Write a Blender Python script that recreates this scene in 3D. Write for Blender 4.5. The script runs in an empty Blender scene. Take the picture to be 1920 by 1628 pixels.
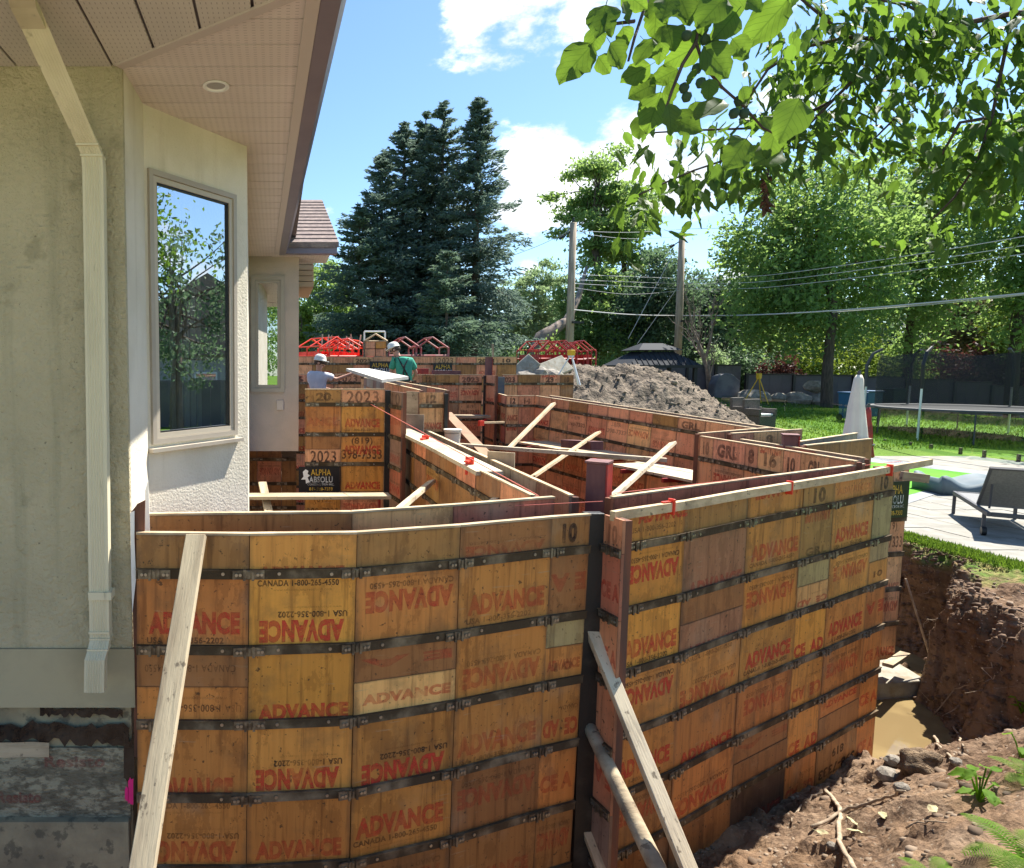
import bpy, bmesh, math, random
import numpy as np
from mathutils import Vector, Matrix, Euler
R = math.radians
random.seed(7)
rng = np.random.default_rng(11)
sc = bpy.context.scene
col = sc.collection

# ------------------------------------------------------------------ camera, sky, sun, exposure
PITCH = R(4.76); F = 1250.0; CX, CY = 520.0, 794.0
cam = bpy.data.cameras.new('camera'); camo = bpy.data.objects.new('camera', cam); col.objects.link(camo)
camo.location = (0, 0, 0); camo.rotation_euler = (math.pi/2 - PITCH, 0, 0)
cam.sensor_width = 36; cam.lens = F/1920*36
cam.shift_x = (960-CX)/1920; cam.shift_y = (CY-814)/1920
cam.clip_start = .05; cam.clip_end = 3000
sc.camera = camo
SUN_AZ, SUN_EL = R(55), R(57)          # azimuth from +Y towards +X
world = bpy.data.worlds.new('World'); sc.world = world; world.use_nodes = True
sun = bpy.data.lights.new('sun', 'SUN'); sun.energy = 4.6; sun.angle = R(.6); sun.color = (1, .95, .86)
suno = bpy.data.objects.new('sun', sun); col.objects.link(suno)
sd = Vector((math.sin(SUN_AZ)*math.cos(SUN_EL), math.cos(SUN_AZ)*math.cos(SUN_EL), math.sin(SUN_EL)))
suno.rotation_euler = sd.to_track_quat('Z', 'Y').to_euler(); suno.location = (0, 0, 30)
sc.view_settings.view_transform = 'Standard'; sc.view_settings.look = 'None'
sc.view_settings.exposure = 1.45; sc.view_settings.gamma = 1; sc.view_settings.use_curve_mapping = False
sc.cycles.max_bounces = 7; sc.cycles.diffuse_bounces = 4; sc.cycles.transparent_max_bounces = 12

def ray(x, y):
    u, v = (x-CX)/F, -(y-CY)/F
    return Vector((u, math.cos(PITCH)+v*math.sin(PITCH), v*math.cos(PITCH)-math.sin(PITCH)))
def W(x, y, Y):                         # point on the plane at distance Y
    r = ray(x, y); return r*(Y/r.y)
def G(x, y, z):                         # point on the level z
    r = ray(x, y); return r*(z/r.z)
def PX(x, Y, y=800): p = W(x, y, Y); return (p.x, Y)

# ------------------------------------------------------------------ node helpers
class NT:
    def __init__(s, tree): s.t = tree; s.n = tree.nodes; s.l = tree.links
    def add(s, typ, **kw):
        n = s.n.new(typ)
        for k, v in kw.items():
            if k.startswith('i_'): n.inputs[k[2:]].default_value = v
            else: setattr(n, k, v)
        return n
    def link(s, a, b): s.l.new(a, b)
    def math(s, op, a, b=None, c=None, clamp=False):
        n = s.n.new('ShaderNodeMath'); n.operation = op; n.use_clamp = clamp
        for i, v in enumerate((a, b, c)):
            if v is None: continue
            if isinstance(v, (int, float)): n.inputs[i].default_value = v
            else: s.l.new(v, n.inputs[i])
        return n.outputs[0]
    def vmath(s, op, a, b=None):
        n = s.n.new('ShaderNodeVectorMath'); n.operation = op
        for i, v in enumerate((a, b)):
            if v is None: continue
            if isinstance(v, (tuple, Vector)): n.inputs[i].default_value = tuple(v)
            else: s.l.new(v, n.inputs[i])
        return n.outputs['Value'] if op in ('DISTANCE', 'DOT_PRODUCT', 'LENGTH') else n.outputs[0]
    def mix(s, f, a, b, mode='MIX'):
        n = s.n.new('ShaderNodeMix'); n.data_type = 'RGBA'; n.blend_type = mode
        for i, v in ((0, f), (6, a), (7, b)):
            if isinstance(v, (int, float)): n.inputs[i].default_value = v
            elif isinstance(v, (tuple, list)): n.inputs[i].default_value = (*v[:3], 1)
            else: s.l.new(v, n.inputs[i])
        return n.outputs[2]
    def noise(s, vec, scale, detail=4, rough=.55):
        n = s.n.new('ShaderNodeTexNoise'); n.inputs['Scale'].default_value = scale
        n.inputs['Detail'].default_value = detail; n.inputs['Roughness'].default_value = rough
        if vec is not None: s.l.new(vec, n.inputs['Vector'])
        return n.outputs[0]
    def ss(s, v, lo, hi):
        n = s.n.new('ShaderNodeMapRange'); n.interpolation_type = 'SMOOTHSTEP'
        n.inputs['From Min'].default_value = lo; n.inputs['From Max'].default_value = hi
        s.l.new(v, n.inputs['Value']); return n.outputs[0]

def new_mat(name):
    m = bpy.data.materials.new(name); m.use_nodes = True
    t = NT(m.node_tree); b = t.n['Principled BSDF']
    return m, t, b
def coords(t, scale=(1, 1, 1), kind='Object', rnd=True):
    tc = t.add('ShaderNodeTexCoord'); mp = t.add('ShaderNodeMapping'); mp.inputs['Scale'].default_value = scale
    v = tc.outputs[kind]
    if rnd:
        oi = t.add('ShaderNodeObjectInfo'); v = t.vmath('ADD', v, None) if False else v
        cmb = t.add('ShaderNodeCombineXYZ'); r = t.math('MULTIPLY', oi.outputs['Random'], 37.0)
        for i in range(3): t.link(r, cmb.inputs[i])
        v = t.vmath('ADD', v, cmb.outputs[0])
    t.link(v, mp.inputs[0]); return mp.outputs[0]
def M(name, c1, c2=None, rough=.7, scale=8, bump=.2, bscale=None, metal=0, spec=.4, stretch=(1, 1, 1), dist=.01, lo=.35, hi=.65, world=False):
    m, t, b = new_mat(name)
    v = coords(t, stretch, 'Object', not world)
    if c2 is not None:
        f = t.ss(t.noise(v, scale, 6), lo, hi); c = t.mix(f, c1, c2); t.link(c, b.inputs['Base Color'])
    else: b.inputs['Base Color'].default_value = (*c1, 1)
    b.inputs['Roughness'].default_value = rough; b.inputs['Metallic'].default_value = metal
    b.inputs['Specular IOR Level'].default_value = spec
    if bump:
        bp = t.add('ShaderNodeBump', i_Strength=bump, i_Distance=dist)
        t.link(t.noise(v, bscale or scale*6, 5), bp.inputs['Height']); t.link(bp.outputs[0], b.inputs['Normal'])
    return m

# ------------------------------------------------------------------ world sky with clouds
t = NT(world.node_tree); bg = t.n['Background']
sky = t.add('ShaderNodeTexSky'); sky.sky_type = 'NISHITA'; sky.sun_disc = False
sky.sun_elevation = SUN_EL; sky.sun_rotation = SUN_AZ; sky.air_density = 1.0; sky.dust_density = .3; sky.ozone_density = 1.6
tc = t.add('ShaderNodeTexCoord'); dirv = tc.outputs['Generated']
nrm = t.vmath('NORMALIZE', dirv)
sq = t.add('ShaderNodeMapping'); sq.inputs['Scale'].default_value = (1, 1, 1.9); t.link(nrm, sq.inputs[0])
n1 = t.noise(sq.outputs[0], 8.5, 10, .62)
mask = t.math('MULTIPLY', t.math('SUBTRACT', t.noise(sq.outputs[0], 1.9, 2, .5), .5), 1.1)
blobs = None
for (x, y, r, a) in ((890, 30, .12, .42), (990, 55, .13, .42), (1065, 40, .09, .38), (930, 100, .09, .34), (1010, 290, .085, .34), (970, 330, .06, .3), (985, 400, .085, .34), (1040, 370, .09, .28), (1180, 310, .085, .36), (1240, 350, .08, .3), (1130, 350, .1, .25),
                     (1330, 300, .08, .2), (1290, 395, .08, .2), (1840, 470, .12, .3), (1540, 180, .14, .2), (610, 400, .05, .2), (1000, 510, .06, .2), (950, 220, .025, .16), (1380, 520, .1, .2), (1480, 20, .05, .3), (1600, 260, .12, .2)):
    c = ray(x, y).normalized()
    d = t.vmath('DISTANCE', nrm, c)
    v = t.math('MULTIPLY', t.ss(d, r, 0.0), a)
    blobs = v if blobs is None else t.math('MAXIMUM', blobs, v)
cl = t.math('ADD', t.math('ADD', n1, blobs), mask)
cf = t.ss(cl, .70, .86)
shade = t.ss(t.noise(sq.outputs[0], 9, 5), .35, .75)
ccol = t.mix(shade, (5.6, 5.9, 6.3), (9.4, 9.5, 9.6))
skyc = t.mix(1.0, sky.outputs[0], (.86, 1.0, 1.10), 'MULTIPLY')
lp = t.mix(cf, skyc, ccol)
t.link(lp, bg.inputs['Color']); bg.inputs['Strength'].default_value = .077

# ------------------------------------------------------------------ mesh helpers
def link(o, parent=None):
    col.objects.link(o)
    if parent is not None: o.parent = parent
    return o
def tag(o, label=None, cat=None, group=None, kind=None):
    if label: o['label'] = label
    if cat: o['category'] = cat
    if group: o['group'] = group
    if kind: o['kind'] = kind
    return o
def empty(name, loc=(0, 0, 0), rz=0, label=None, cat=None, group=None, kind=None):
    o = bpy.data.objects.new(name, None); o.location = loc; o.rotation_euler = (0, 0, rz); o.empty_display_size = .1
    link(o); return tag(o, label, cat, group, kind)
class MB:
    def __init__(s): s.v = []; s.f = []; s.sm = False
    def raw(s, vs, fs):
        k = len(s.v); s.v += [tuple(v) for v in vs]; s.f += [tuple(i+k for i in f) for f in fs]; return s
    def box(s, a, b, M_=None):
        x0, y0, z0 = a; x1, y1, z1 = b
        vs = [Vector(p) for p in ((x0,y0,z0),(x1,y0,z0),(x1,y1,z0),(x0,y1,z0),(x0,y0,z1),(x1,y0,z1),(x1,y1,z1),(x0,y1,z1))]
        if M_ is not None: vs = [M_ @ v for v in vs]
        return s.raw(vs, [(0,3,2,1),(4,5,6,7),(0,1,5,4),(1,2,6,5),(2,3,7,6),(3,0,4,7)])
    def bar(s, p, q, w, h, roll=0):
        p, q = Vector(p), Vector(q); d = q-p; L = d.length
        m = Matrix.Translation(p) @ d.to_track_quat('X', 'Z').to_matrix().to_4x4() @ Matrix.Rotation(roll, 4, 'X')
        return s.box((0, -w/2, -h/2), (L, w/2, h/2), m)
    def tube(s, pts, rad, n=8, cap=True):
        pts = [Vector(p) for p in pts]; rs = rad if isinstance(rad, (list, tuple)) else [rad]*len(pts)
        k0 = len(s.v); prev = None
        for i, p in enumerate(pts):
            d = (pts[min(i+1, len(pts)-1)]-pts[max(i-1, 0)])
            if d.length < 1e-9: d = Vector((0, 0, 1))
            d.normalize()
            if prev is None: a = d.orthogonal().normalized()
            else: a = (prev - d*prev.dot(d)).normalized()
            prev = a; b = d.cross(a)
            for j in range(n):
                th = 2*math.pi*j/n; s.v.append(tuple(p + (a*math.cos(th)+b*math.sin(th))*rs[i]))
        for i in range(len(pts)-1):
            for j in range(n):
                s.f.append((k0+i*n+j, k0+i*n+(j+1) % n, k0+(i+1)*n+(j+1) % n, k0+(i+1)*n+j))
        if cap:
            s.f.append(tuple(k0+j for j in range(n))[::-1]); s.f.append(tuple(k0+(len(pts)-1)*n+j for j in range(n)))
        return s
    def sweep(s, pts, prof):            # prof: list of (side, up), closed
        pts = [Vector(p) for p in pts]; n = len(prof); k0 = len(s.v)
        for i, p in enumerate(pts):
            d = (pts[min(i+1, len(pts)-1)]-pts[max(i-1, 0)]).normalized()
            side = d.cross(Vector((0, 0, 1)));
            if side.length < .05: side = Vector((1, 0, 0))
            side.normalize(); up = side.cross(d)
            for a, b in prof: s.v.append(tuple(p+side*a+up*b))
        for i in range(len(pts)-1):
            for j in range(n): s.f.append((k0+i*n+j, k0+i*n+(j+1) % n, k0+(i+1)*n+(j+1) % n, k0+(i+1)*n+j))
        s.f.append(tuple(k0+j for j in range(n))[::-1]); s.f.append(tuple(k0+(len(pts)-1)*n+j for j in range(n)))
        return s
    def lathe(s, prof, n=20, c=(0, 0, 0)):
        k0 = len(s.v)
        for r, z in prof:
            for j in range(n):
                th = 2*math.pi*j/n; s.v.append((c[0]+r*math.cos(th), c[1]+r*math.sin(th), c[2]+z))
        for i in range(len(prof)-1):
            for j in range(n): s.f.append((k0+i*n+j, k0+i*n+(j+1) % n, k0+(i+1)*n+(j+1) % n, k0+(i+1)*n+j))
        s.f.append(tuple(k0+j for j in range(n))[::-1]); s.f.append(tuple(k0+(len(prof)-1)*n+j for j in range(n)))
        return s
    def poly(s, pts, z0, z1):           # prism on plan points (counter-clockwise)
        n = len(pts); k = len(s.v)
        s.v += [(p[0], p[1], z0) for p in pts]+[(p[0], p[1], z1) for p in pts]
        s.f.append(tuple(k+i for i in range(n))[::-1]); s.f.append(tuple(k+n+i for i in range(n)))
        for i in range(n): s.f.append((k+i, k+(i+1) % n, k+n+(i+1) % n, k+n+i))
        return s
    def mesh(s, name, mat, smooth=False):
        me = bpy.data.meshes.new(name); me.from_pydata(s.v, [], s.f)
        if mat: me.materials.append(mat)
        if smooth: me.polygons.foreach_set('use_smooth', [True]*len(me.polygons))
        me.update(); return me
    def build(s, name, mat, parent=None, smooth=False, bevel=0):
        me = s.mesh(name, mat, smooth)
        o = link(bpy.data.objects.new(name, me), parent)
        if bevel:
            b = o.modifiers.new('bevel', 'BEVEL'); b.width = bevel; b.segments = 2; b.limit_method = 'ANGLE'
        return o
def sheet(name, X, Y, Z, mat, smooth=True):
    ny, nx = Z.shape
    v = np.stack([X, Y, Z], -1).reshape(-1, 3).astype(np.float32)
    i = np.arange(ny*nx).reshape(ny, nx)
    q = np.stack([i[:-1, :-1], i[:-1, 1:], i[1:, 1:], i[1:, :-1]], -1).reshape(-1, 4)
    return np_mesh(name, v, q, mat, smooth)
def np_mesh(name, v, q, mat, smooth=False):
    me = bpy.data.meshes.new(name); k = q.shape[1]
    me.vertices.add(len(v)); me.vertices.foreach_set('co', v.astype(np.float32).ravel())
    me.loops.add(q.size); me.loops.foreach_set('vertex_index', q.astype(np.int32).ravel())
    me.polygons.add(len(q)); me.polygons.foreach_set('loop_start', np.arange(0, q.size, k, dtype=np.int32))
    me.polygons.foreach_set('loop_total', np.full(len(q), k, dtype=np.int32))
    if smooth: me.polygons.foreach_set('use_smooth', np.ones(len(q), dtype=bool))
    me.materials.append(mat); me.update(calc_edges=True); me.validate(); return me
def vn(x, y, seed=0):
    xi, yi = np.floor(x), np.floor(y); xf, yf = x-xi, y-yi
    def h(a, b):
        s = np.sin(a*127.1+b*311.7+seed*74.7)*43758.5453; return s-np.floor(s)
    u, v = xf*xf*(3-2*xf), yf*yf*(3-2*yf)
    return (h(xi, yi)*(1-u)+h(xi+1, yi)*u)*(1-v)+(h(xi, yi+1)*(1-u)+h(xi+1, yi+1)*u)*v
def fbm(x, y, o=5, seed=0, g=.5):
    r = 0; a = 1; tot = 0
    for k in range(o): r = r+a*vn(x*2**k+k*17.3, y*2**k-k*9.1, seed+k); tot += a; a *= g
    return r/tot-.5
def ssn(v, lo, hi): k = np.clip((v-lo)/(hi-lo), 0, 1); return k*k*(3-2*k)

# ------------------------------------------------------------------ materials
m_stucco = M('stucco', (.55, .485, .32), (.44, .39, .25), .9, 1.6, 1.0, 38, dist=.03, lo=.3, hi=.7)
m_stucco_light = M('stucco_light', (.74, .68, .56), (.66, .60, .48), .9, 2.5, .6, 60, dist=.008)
m_soffit = M('soffit_vinyl', (.68, .60, .55), (.63, .55, .50), .55, 1.5, .05, 60)
m_soffit_grey = M('soffit_vinyl_grey', (.60, .56, .50), (.54, .50, .45), .55, 1.5, .05, 60)
def perf(m, ax, bx):
    t = NT(m.node_tree); b = t.n['Principled BSDF']; c = b.inputs['Base Color'].links[0].from_socket
    sp_ = t.add('ShaderNodeSeparateXYZ'); t.link(t.add('ShaderNodeTexCoord').outputs['Object'], sp_.inputs[0])
    a = t.math('LESS_THAN', t.math('FRACT', t.math('MULTIPLY', sp_.outputs[ax], 26.0)), .42)
    d = t.math('LESS_THAN', t.math('FRACT', t.math('MULTIPLY', sp_.outputs[bx], 43.1)), .16)
    t.link(t.mix(t.math('MULTIPLY', t.math('MULTIPLY', a, d), .5), c, (.08, .06, .05)), b.inputs['Base Color'])
perf(m_soffit, 0, 1); perf(m_soffit_grey, 1, 0)
m_dark_trim = M('dark_trim', (.10, .085, .095), None, .4, bump=0)
m_gutter = M('gutter_paint', (.17, .145, .185), (.20, .17, .21), .3, 3, .03)
m_spout = M('downspout_paint', (.66, .60, .42), (.50, .45, .30), .45, 4, .08, stretch=(1, 1, .3), lo=.45, hi=.8)
m_frame = M('window_frame_paint', (.42, .37, .30), (.38, .33, .27), .5, 3, .03)
m_shingle = M('roof_shingle', (.26, .20, .17), (.17, .13, .12), .95, 14, .7, 70)
m_tan = M('tan_siding', (.50, .36, .24), None, .7, bump=.05)
m_steel = M('band_steel', (.075, .052, .03), (.27, .205, .125), .85, 5, .4, 50, metal=0, spec=.15, lo=.44, hi=.72)
m_latch = M('latch_steel', (.26, .215, .15), (.09, .07, .05), .5, 20, .3, 60, metal=.6)
m_bolt = M('bolt_steel', (.36, .33, .28), None, .35, bump=0, metal=.8)
m_blackpost = M('black_post', (.022, .02, .018), (.08, .07, .055), .5, 5, .3, 40, lo=.5, hi=.8)
m_oldwood = M('grey_timber', (.50, .41, .27), (.24, .18, .115), .85, 5, .4, 30, stretch=(.25, 2, 2), lo=.35, hi=.75)
m_newwood = M('new_timber', (.70, .54, .33), (.55, .40, .23), .8, 4, .3, 30, stretch=(.25, 3, 3))
m_palewood = M('pale_timber', (.62, .52, .36), (.40, .32, .22), .8, 4, .3, 30, stretch=(.25, 3, 3), lo=.4, hi=.8)
m_ply = M('plywood', (.55, .43, .27), (.36, .27, .17), .8, 6, .2, 40, stretch=(1, 1, .4))
m_red = M('red_paint', (.42, .035, .025), (.25, .03, .03), .45, 8, .1)
m_redclamp = M('red_clamp_paint', (.75, .06, .03), None, .4, bump=.05)
m_pinkstring = M('string', (.75, .2, .15), None, .7, bump=0)
m_purple = M('purple_board', (.12, .05, .055), (.2, .09, .08), .7, 7, .25, 40, stretch=(1, 1, .3))
m_redwood = M('stained_stud', (.20, .075, .04), (.12, .06, .04), .8, 6, .3, 40, stretch=(2, 2, .3))
m_conc = M('concrete', (.36, .34, .28), (.25, .23, .18), .9, 5, .5, 40)
m_block = M('foundation_parge', (.37, .325, .20), (.21, .185, .12), .9, 3, .5, 30)
m_paver = M('paver', (.28, .265, .23), (.22, .21, .18), .85, 4, .15, 60)
m_coping = M('coping', (.26, .27, .28), (.20, .21, .22), .8, 5, .1)
m_black = M('black_metal', (.02, .02, .022), None, .45, bump=0)
m_darkfence = M('fence_board', (.105, .10, .115), (.085, .082, .095), .6, 2, .1)
m_white = M('white_plastic', (.8, .8, .78), None, .4, bump=0)
m_cloth = M('umbrella_cloth', (.82, .75, .62), (.74, .68, .56), .9, 3, .15, 20)
m_pole = M('utility_pole_wood', (.42, .34, .25), (.28, .22, .16), .9, 4, .4, 20, stretch=(3, 3, .3))
m_wire = M('wire', (.45, .45, .45), None, .5, bump=0)
m_yellow = M('yellow_paint', (.75, .42, .02), None, .45, bump=0)
m_wicker = M('wicker', (.13, .115, .10), (.08, .07, .06), .8, 30, .5, 120)
m_grey = M('grey_metal', (.085, .085, .095), None, .6, bump=0, spec=.25)
m_mesh = M('sling_mesh', (.19, .19, .19), (.15, .15, .15), .7, 40, .2)
m_bluegrey = M('bluegrey_vinyl', (.085, .12, .145), (.11, .15, .175), .7, 2, .1)
m_stone = M('boulder', (.34, .30, .25), (.20, .18, .15), .9, 3, .8, 20)
m_bark = M('bark', (.12, .09, .065), (.065, .05, .037), .95, 6, .9, 25, stretch=(3, 3, .5), dist=.03)
m_bark_pale = M('pale_bark', (.34, .27, .22), (.22, .17, .14), .95, 6, .5, 25)
m_twig = M('twig_bark', (.055, .04, .03), (.09, .06, .05), .9, 20, .4, 60)
m_root = M('root_bark', (.42, .33, .23), (.26, .19, .13), .9, 12, .4, 60)
m_tar = M('tar', (.008, .008, .009), (.03, .028, .025), .25, 10, .6, 25)
m_membrane = M('membrane', (.42, .385, .26), (.20, .18, .12), .8, 8, 1.0, 40, dist=.03, lo=.42, hi=.56, stretch=(1,1,2.2))
m_bucket = M('bucket_plastic', (.78, .72, .58), None, .5, bump=.03)
m_brick = M('brick_red', (.28, .12, .09), (.22, .09, .07), .9, 4, .3)
m_skin = M('skin', (.52, .28, .19), None, .6, bump=0)
m_shirt = M('green_shirt', (.06, .36, .24), (.05, .30, .20), .9, 6, .3, 20)
m_white_shirt = M('pale_shirt', (.62, .62, .68), (.52, .52, .58), .9, 6, .3, 20)
m_jeans = M('work_trousers', (.07, .07, .085), None, .9, bump=.1)
m_hat = M('hard_hat', (.74, .72, .64), None, .35, bump=0)
m_pink = M('pink_spray_paint', (.85, .02, .22), None, .6, bump=.1)

def speck(m, scale, lo, hi, c2, amt, stretch=(1, 1, 1)):
    t = NT(m.node_tree); b = t.n['Principled BSDF']; k = b.inputs['Base Color']
    c = k.links[0].from_socket if k.links else tuple(k.default_value)[:3]
    t.link(t.mix(t.math('MULTIPLY', t.ss(t.noise(coords(t, stretch), scale, 5, .6), lo, hi), amt), c, c2), k)
for m__ in (m_palewood, m_newwood, m_oldwood): speck(m__, 22, .60, .68, (.10, .075, .05), .8, (.7, 1, 1)); speck(m__, 4, .47, .66, (.22, .165, .11), .6, (.5, 1, 1))
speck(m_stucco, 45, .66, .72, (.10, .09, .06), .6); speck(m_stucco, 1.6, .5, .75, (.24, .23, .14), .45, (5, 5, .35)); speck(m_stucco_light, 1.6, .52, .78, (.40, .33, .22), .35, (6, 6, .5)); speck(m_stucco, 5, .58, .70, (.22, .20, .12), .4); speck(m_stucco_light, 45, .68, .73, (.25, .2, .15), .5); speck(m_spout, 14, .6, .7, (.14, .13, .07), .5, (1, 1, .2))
speck(m_paver, 2.2, .48, .66, (.17, .155, .125), .5); speck(m_block, 9, .55, .62, (.06, .06, .045), .6); speck(m_membrane, 22, .52, .6, (.10, .09, .06), .6, (1, 1, 1.5)); speck(m_conc, 8, .5, .65, (.22, .15, .08), .5)
def panel_mat(name, streak=True):
    m, t, b = new_mat(name)
    oi = t.add('ShaderNodeObjectInfo')
    v = coords(t, (1, 1, 1)); vs = coords(t, (16, 16, .9)); vg = coords(t, (30, 30, .5))
    base = oi.outputs['Color']
    f1 = t.ss(t.noise(vs, 1.5, 6, .65), .49, .72)
    f2 = t.ss(t.noise(v, 3.2, 7, .65), .47, .72)
    f3 = t.ss(t.noise(v, 34, 3, .6), .635, .70)
    f4 = t.ss(t.noise(vg, 1.0, 3), .35, .7)
    c = t.mix(t.math('MULTIPLY', f4, .28), base, t.mix(1.0, base, (.62, .5, .42), 'MULTIPLY'))
    c = t.mix(t.math('MULTIPLY', f1, .75), c, t.mix(1.0, base, (.33, .28, .28), 'MULTIPLY'))
    c = t.mix(t.math('MULTIPLY', f2, .45), c, (.12, .075, .04))
    f6 = t.ss(t.noise(coords(t, (2.2, 2.2, 1.2)), 2.6, 7, .7), .535, .575)
    c = t.mix(t.math('MULTIPLY', f6, .38), c, t.mix(1.0, base, (.40, .34, .32), 'MULTIPLY'))
    f7 = t.ss(t.noise(coords(t, (3, 3, 40)), 1.3, 4, .6), .66, .72)
    c = t.mix(t.math('MULTIPLY', f7, .35), c, (.42, .34, .22))
    f5 = t.ss(t.noise(v, 1.7, 5, .6), .56, .78)
    c = t.mix(t.math('MULTIPLY', f5, .42), c, (.42, .33, .21))
    c = t.mix(t.math('MULTIPLY', f3, .75), c, (.025, .018, .012))
    tcg = t.add('ShaderNodeTexCoord'); sp = t.add('ShaderNodeSeparateXYZ'); t.link(tcg.outputs['Generated'], sp.inputs[0])
    ex = t.math('ABSOLUTE', t.math('SUBTRACT', sp.outputs[0], .5)); ez = t.math('ABSOLUTE', t.math('SUBTRACT', sp.outputs[2], .5))
    e = t.math('ADD', t.math('MAXIMUM', ex, ez), t.math('MULTIPLY', t.math('SUBTRACT', t.noise(v, 7, 5), .5), .12))
    c = t.mix(t.math('MULTIPLY', t.ss(e, .44, .53), .6), c, (.07, .05, .035))
    t.link(c, b.inputs['Base Color'])
    b.inputs['Roughness'].default_value = .5; b.inputs['Specular IOR Level'].default_value = .35
    bp = t.add('ShaderNodeBump', i_Strength=.25, i_Distance=.004)
    t.link(t.noise(vs, 3, 5), bp.inputs['Height']); t.link(bp.outputs[0], b.inputs['Normal'])
    return m
m_panel = panel_mat('form_plywood')
def ink_mat():
    m, t, b = new_mat('worn_ink')
    oi = t.add('ShaderNodeObjectInfo'); t.link(oi.outputs['Color'], b.inputs['Base Color']); b.inputs['Roughness'].default_value = .6
    g = t.add('ShaderNodeNewGeometry')
    f = t.ss(t.noise(g.outputs['Position'], 16, 6, .7), .25, .60)
    f2 = t.ss(t.noise(g.outputs['Position'], 3.2, 5, .6), .50, .66)
    f = t.math('MAXIMUM', t.math('MULTIPLY', f, .5), t.math('MULTIPLY', f2, .8))
    f = t.math('MULTIPLY', t.math('SUBTRACT', 1.0, f), oi.outputs['Alpha'], clamp=True)
    t.link(f, b.inputs['Alpha']); return m
m_ink = ink_mat()
def leaf_mat(name, c1, c2, tr, k=.45, rough=.45):
    m, t, b = new_mat(name)
    g = t.add('ShaderNodeNewGeometry'); oi = t.add('ShaderNodeObjectInfo')
    f = t.math('FRACT', t.math('ADD', g.outputs['Random Per Island'], oi.outputs['Random']))
    big = t.ss(t.noise(g.outputs['Position'], .8, 3), .35, .65)
    c = t.mix(f, c1, c2); c = t.mix(t.math('MULTIPLY', big, .4), c, tuple(x*.6 for x in c1))
    t.link(c, b.inputs['Base Color']); b.inputs['Roughness'].default_value = max(rough, .55); b.inputs['Specular IOR Level'].default_value = .18
    tb = t.add('ShaderNodeBsdfTranslucent'); t.link(t.mix(f, tr, tuple(x*.7 for x in tr)), tb.inputs[0])
    ms = t.add('ShaderNodeMixShader'); ms.inputs[0].default_value = k
    t.link(b.outputs[0], ms.inputs[1]); t.link(tb.outputs[0], ms.inputs[2])
    t.link(ms.outputs[0], t.n['Material Output'].inputs[0]); return m
def veins(m):
    t = NT(m.node_tree); g = t.add('ShaderNodeTexCoord'); sp_ = t.add('ShaderNodeSeparateXYZ'); t.link(g.outputs['Generated'], sp_.inputs[0])
    ax = t.math('ABSOLUTE', t.math('SUBTRACT', sp_.outputs[0], .5))
    v1 = t.math('LESS_THAN', ax, .02); v2 = t.math('LESS_THAN', t.math('FRACT', t.math('MULTIPLY', t.math('SUBTRACT', sp_.outputs[1], t.math('MULTIPLY', ax, .75)), 8.0)), .10)
    f = t.math('MULTIPLY', t.math('MAXIMUM', v1, v2), .38)
    for n in list(t.n):
        if n.type in ('BSDF_PRINCIPLED', 'BSDF_TRANSLUCENT'):
            k = n.inputs[0]; c = k.links[0].from_socket; t.link(t.mix(f, c, (.03, .08, .01)), k)
m_leaf_near = leaf_mat('near_leaf', (.04, .09, .025), (.06, .125, .03), (.26, .44, .04), .42)
veins(m_leaf_near)
m_leaf_mid = leaf_mat('branch_leaf', (.035, .08, .02), (.06, .125, .028), (.21, .37, .04), .42)
m_leaf_tree = leaf_mat('tree_leaf', (.11, .19, .07), (.17, .28, .10), (.38, .56, .14), .5)
m_leaf_yellow = leaf_mat('yellow_green_leaf', (.10, .17, .03), (.16, .24, .04), (.30, .40, .05), .4)
m_leaf_pale = leaf_mat('pale_leaf', (.20, .28, .15), (.28, .36, .20), (.38, .52, .24), .5)
m_leaf_dark = leaf_mat('dark_leaf', (.07, .125, .085), (.105, .17, .10), (.17, .27, .13), .45)
m_leaf_red = leaf_mat('plum_leaf', (.06, .022, .025), (.12, .06, .05), (.14, .05, .04), .3)
m_leaf_brown = leaf_mat('olive_leaf', (.13, .12, .05), (.19, .17, .08), (.22, .22, .08), .3)
m_spruce = leaf_mat('spruce_needle', (.11, .175, .15), (.16, .235, .19), (.18, .25, .19), .45, .7)
m_spruce2 = leaf_mat('spruce_needle_green', (.10, .165, .125), (.15, .22, .16), (.17, .25, .16), .45, .7)
m_fern = leaf_mat('fern_leaf', (.10, .22, .02), (.16, .30, .03), (.35, .55, .04), .5, .7)
m_grass = leaf_mat('grass_blade', (.08, .17, .02), (.14, .24, .03), (.25, .40, .04), .35)

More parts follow.
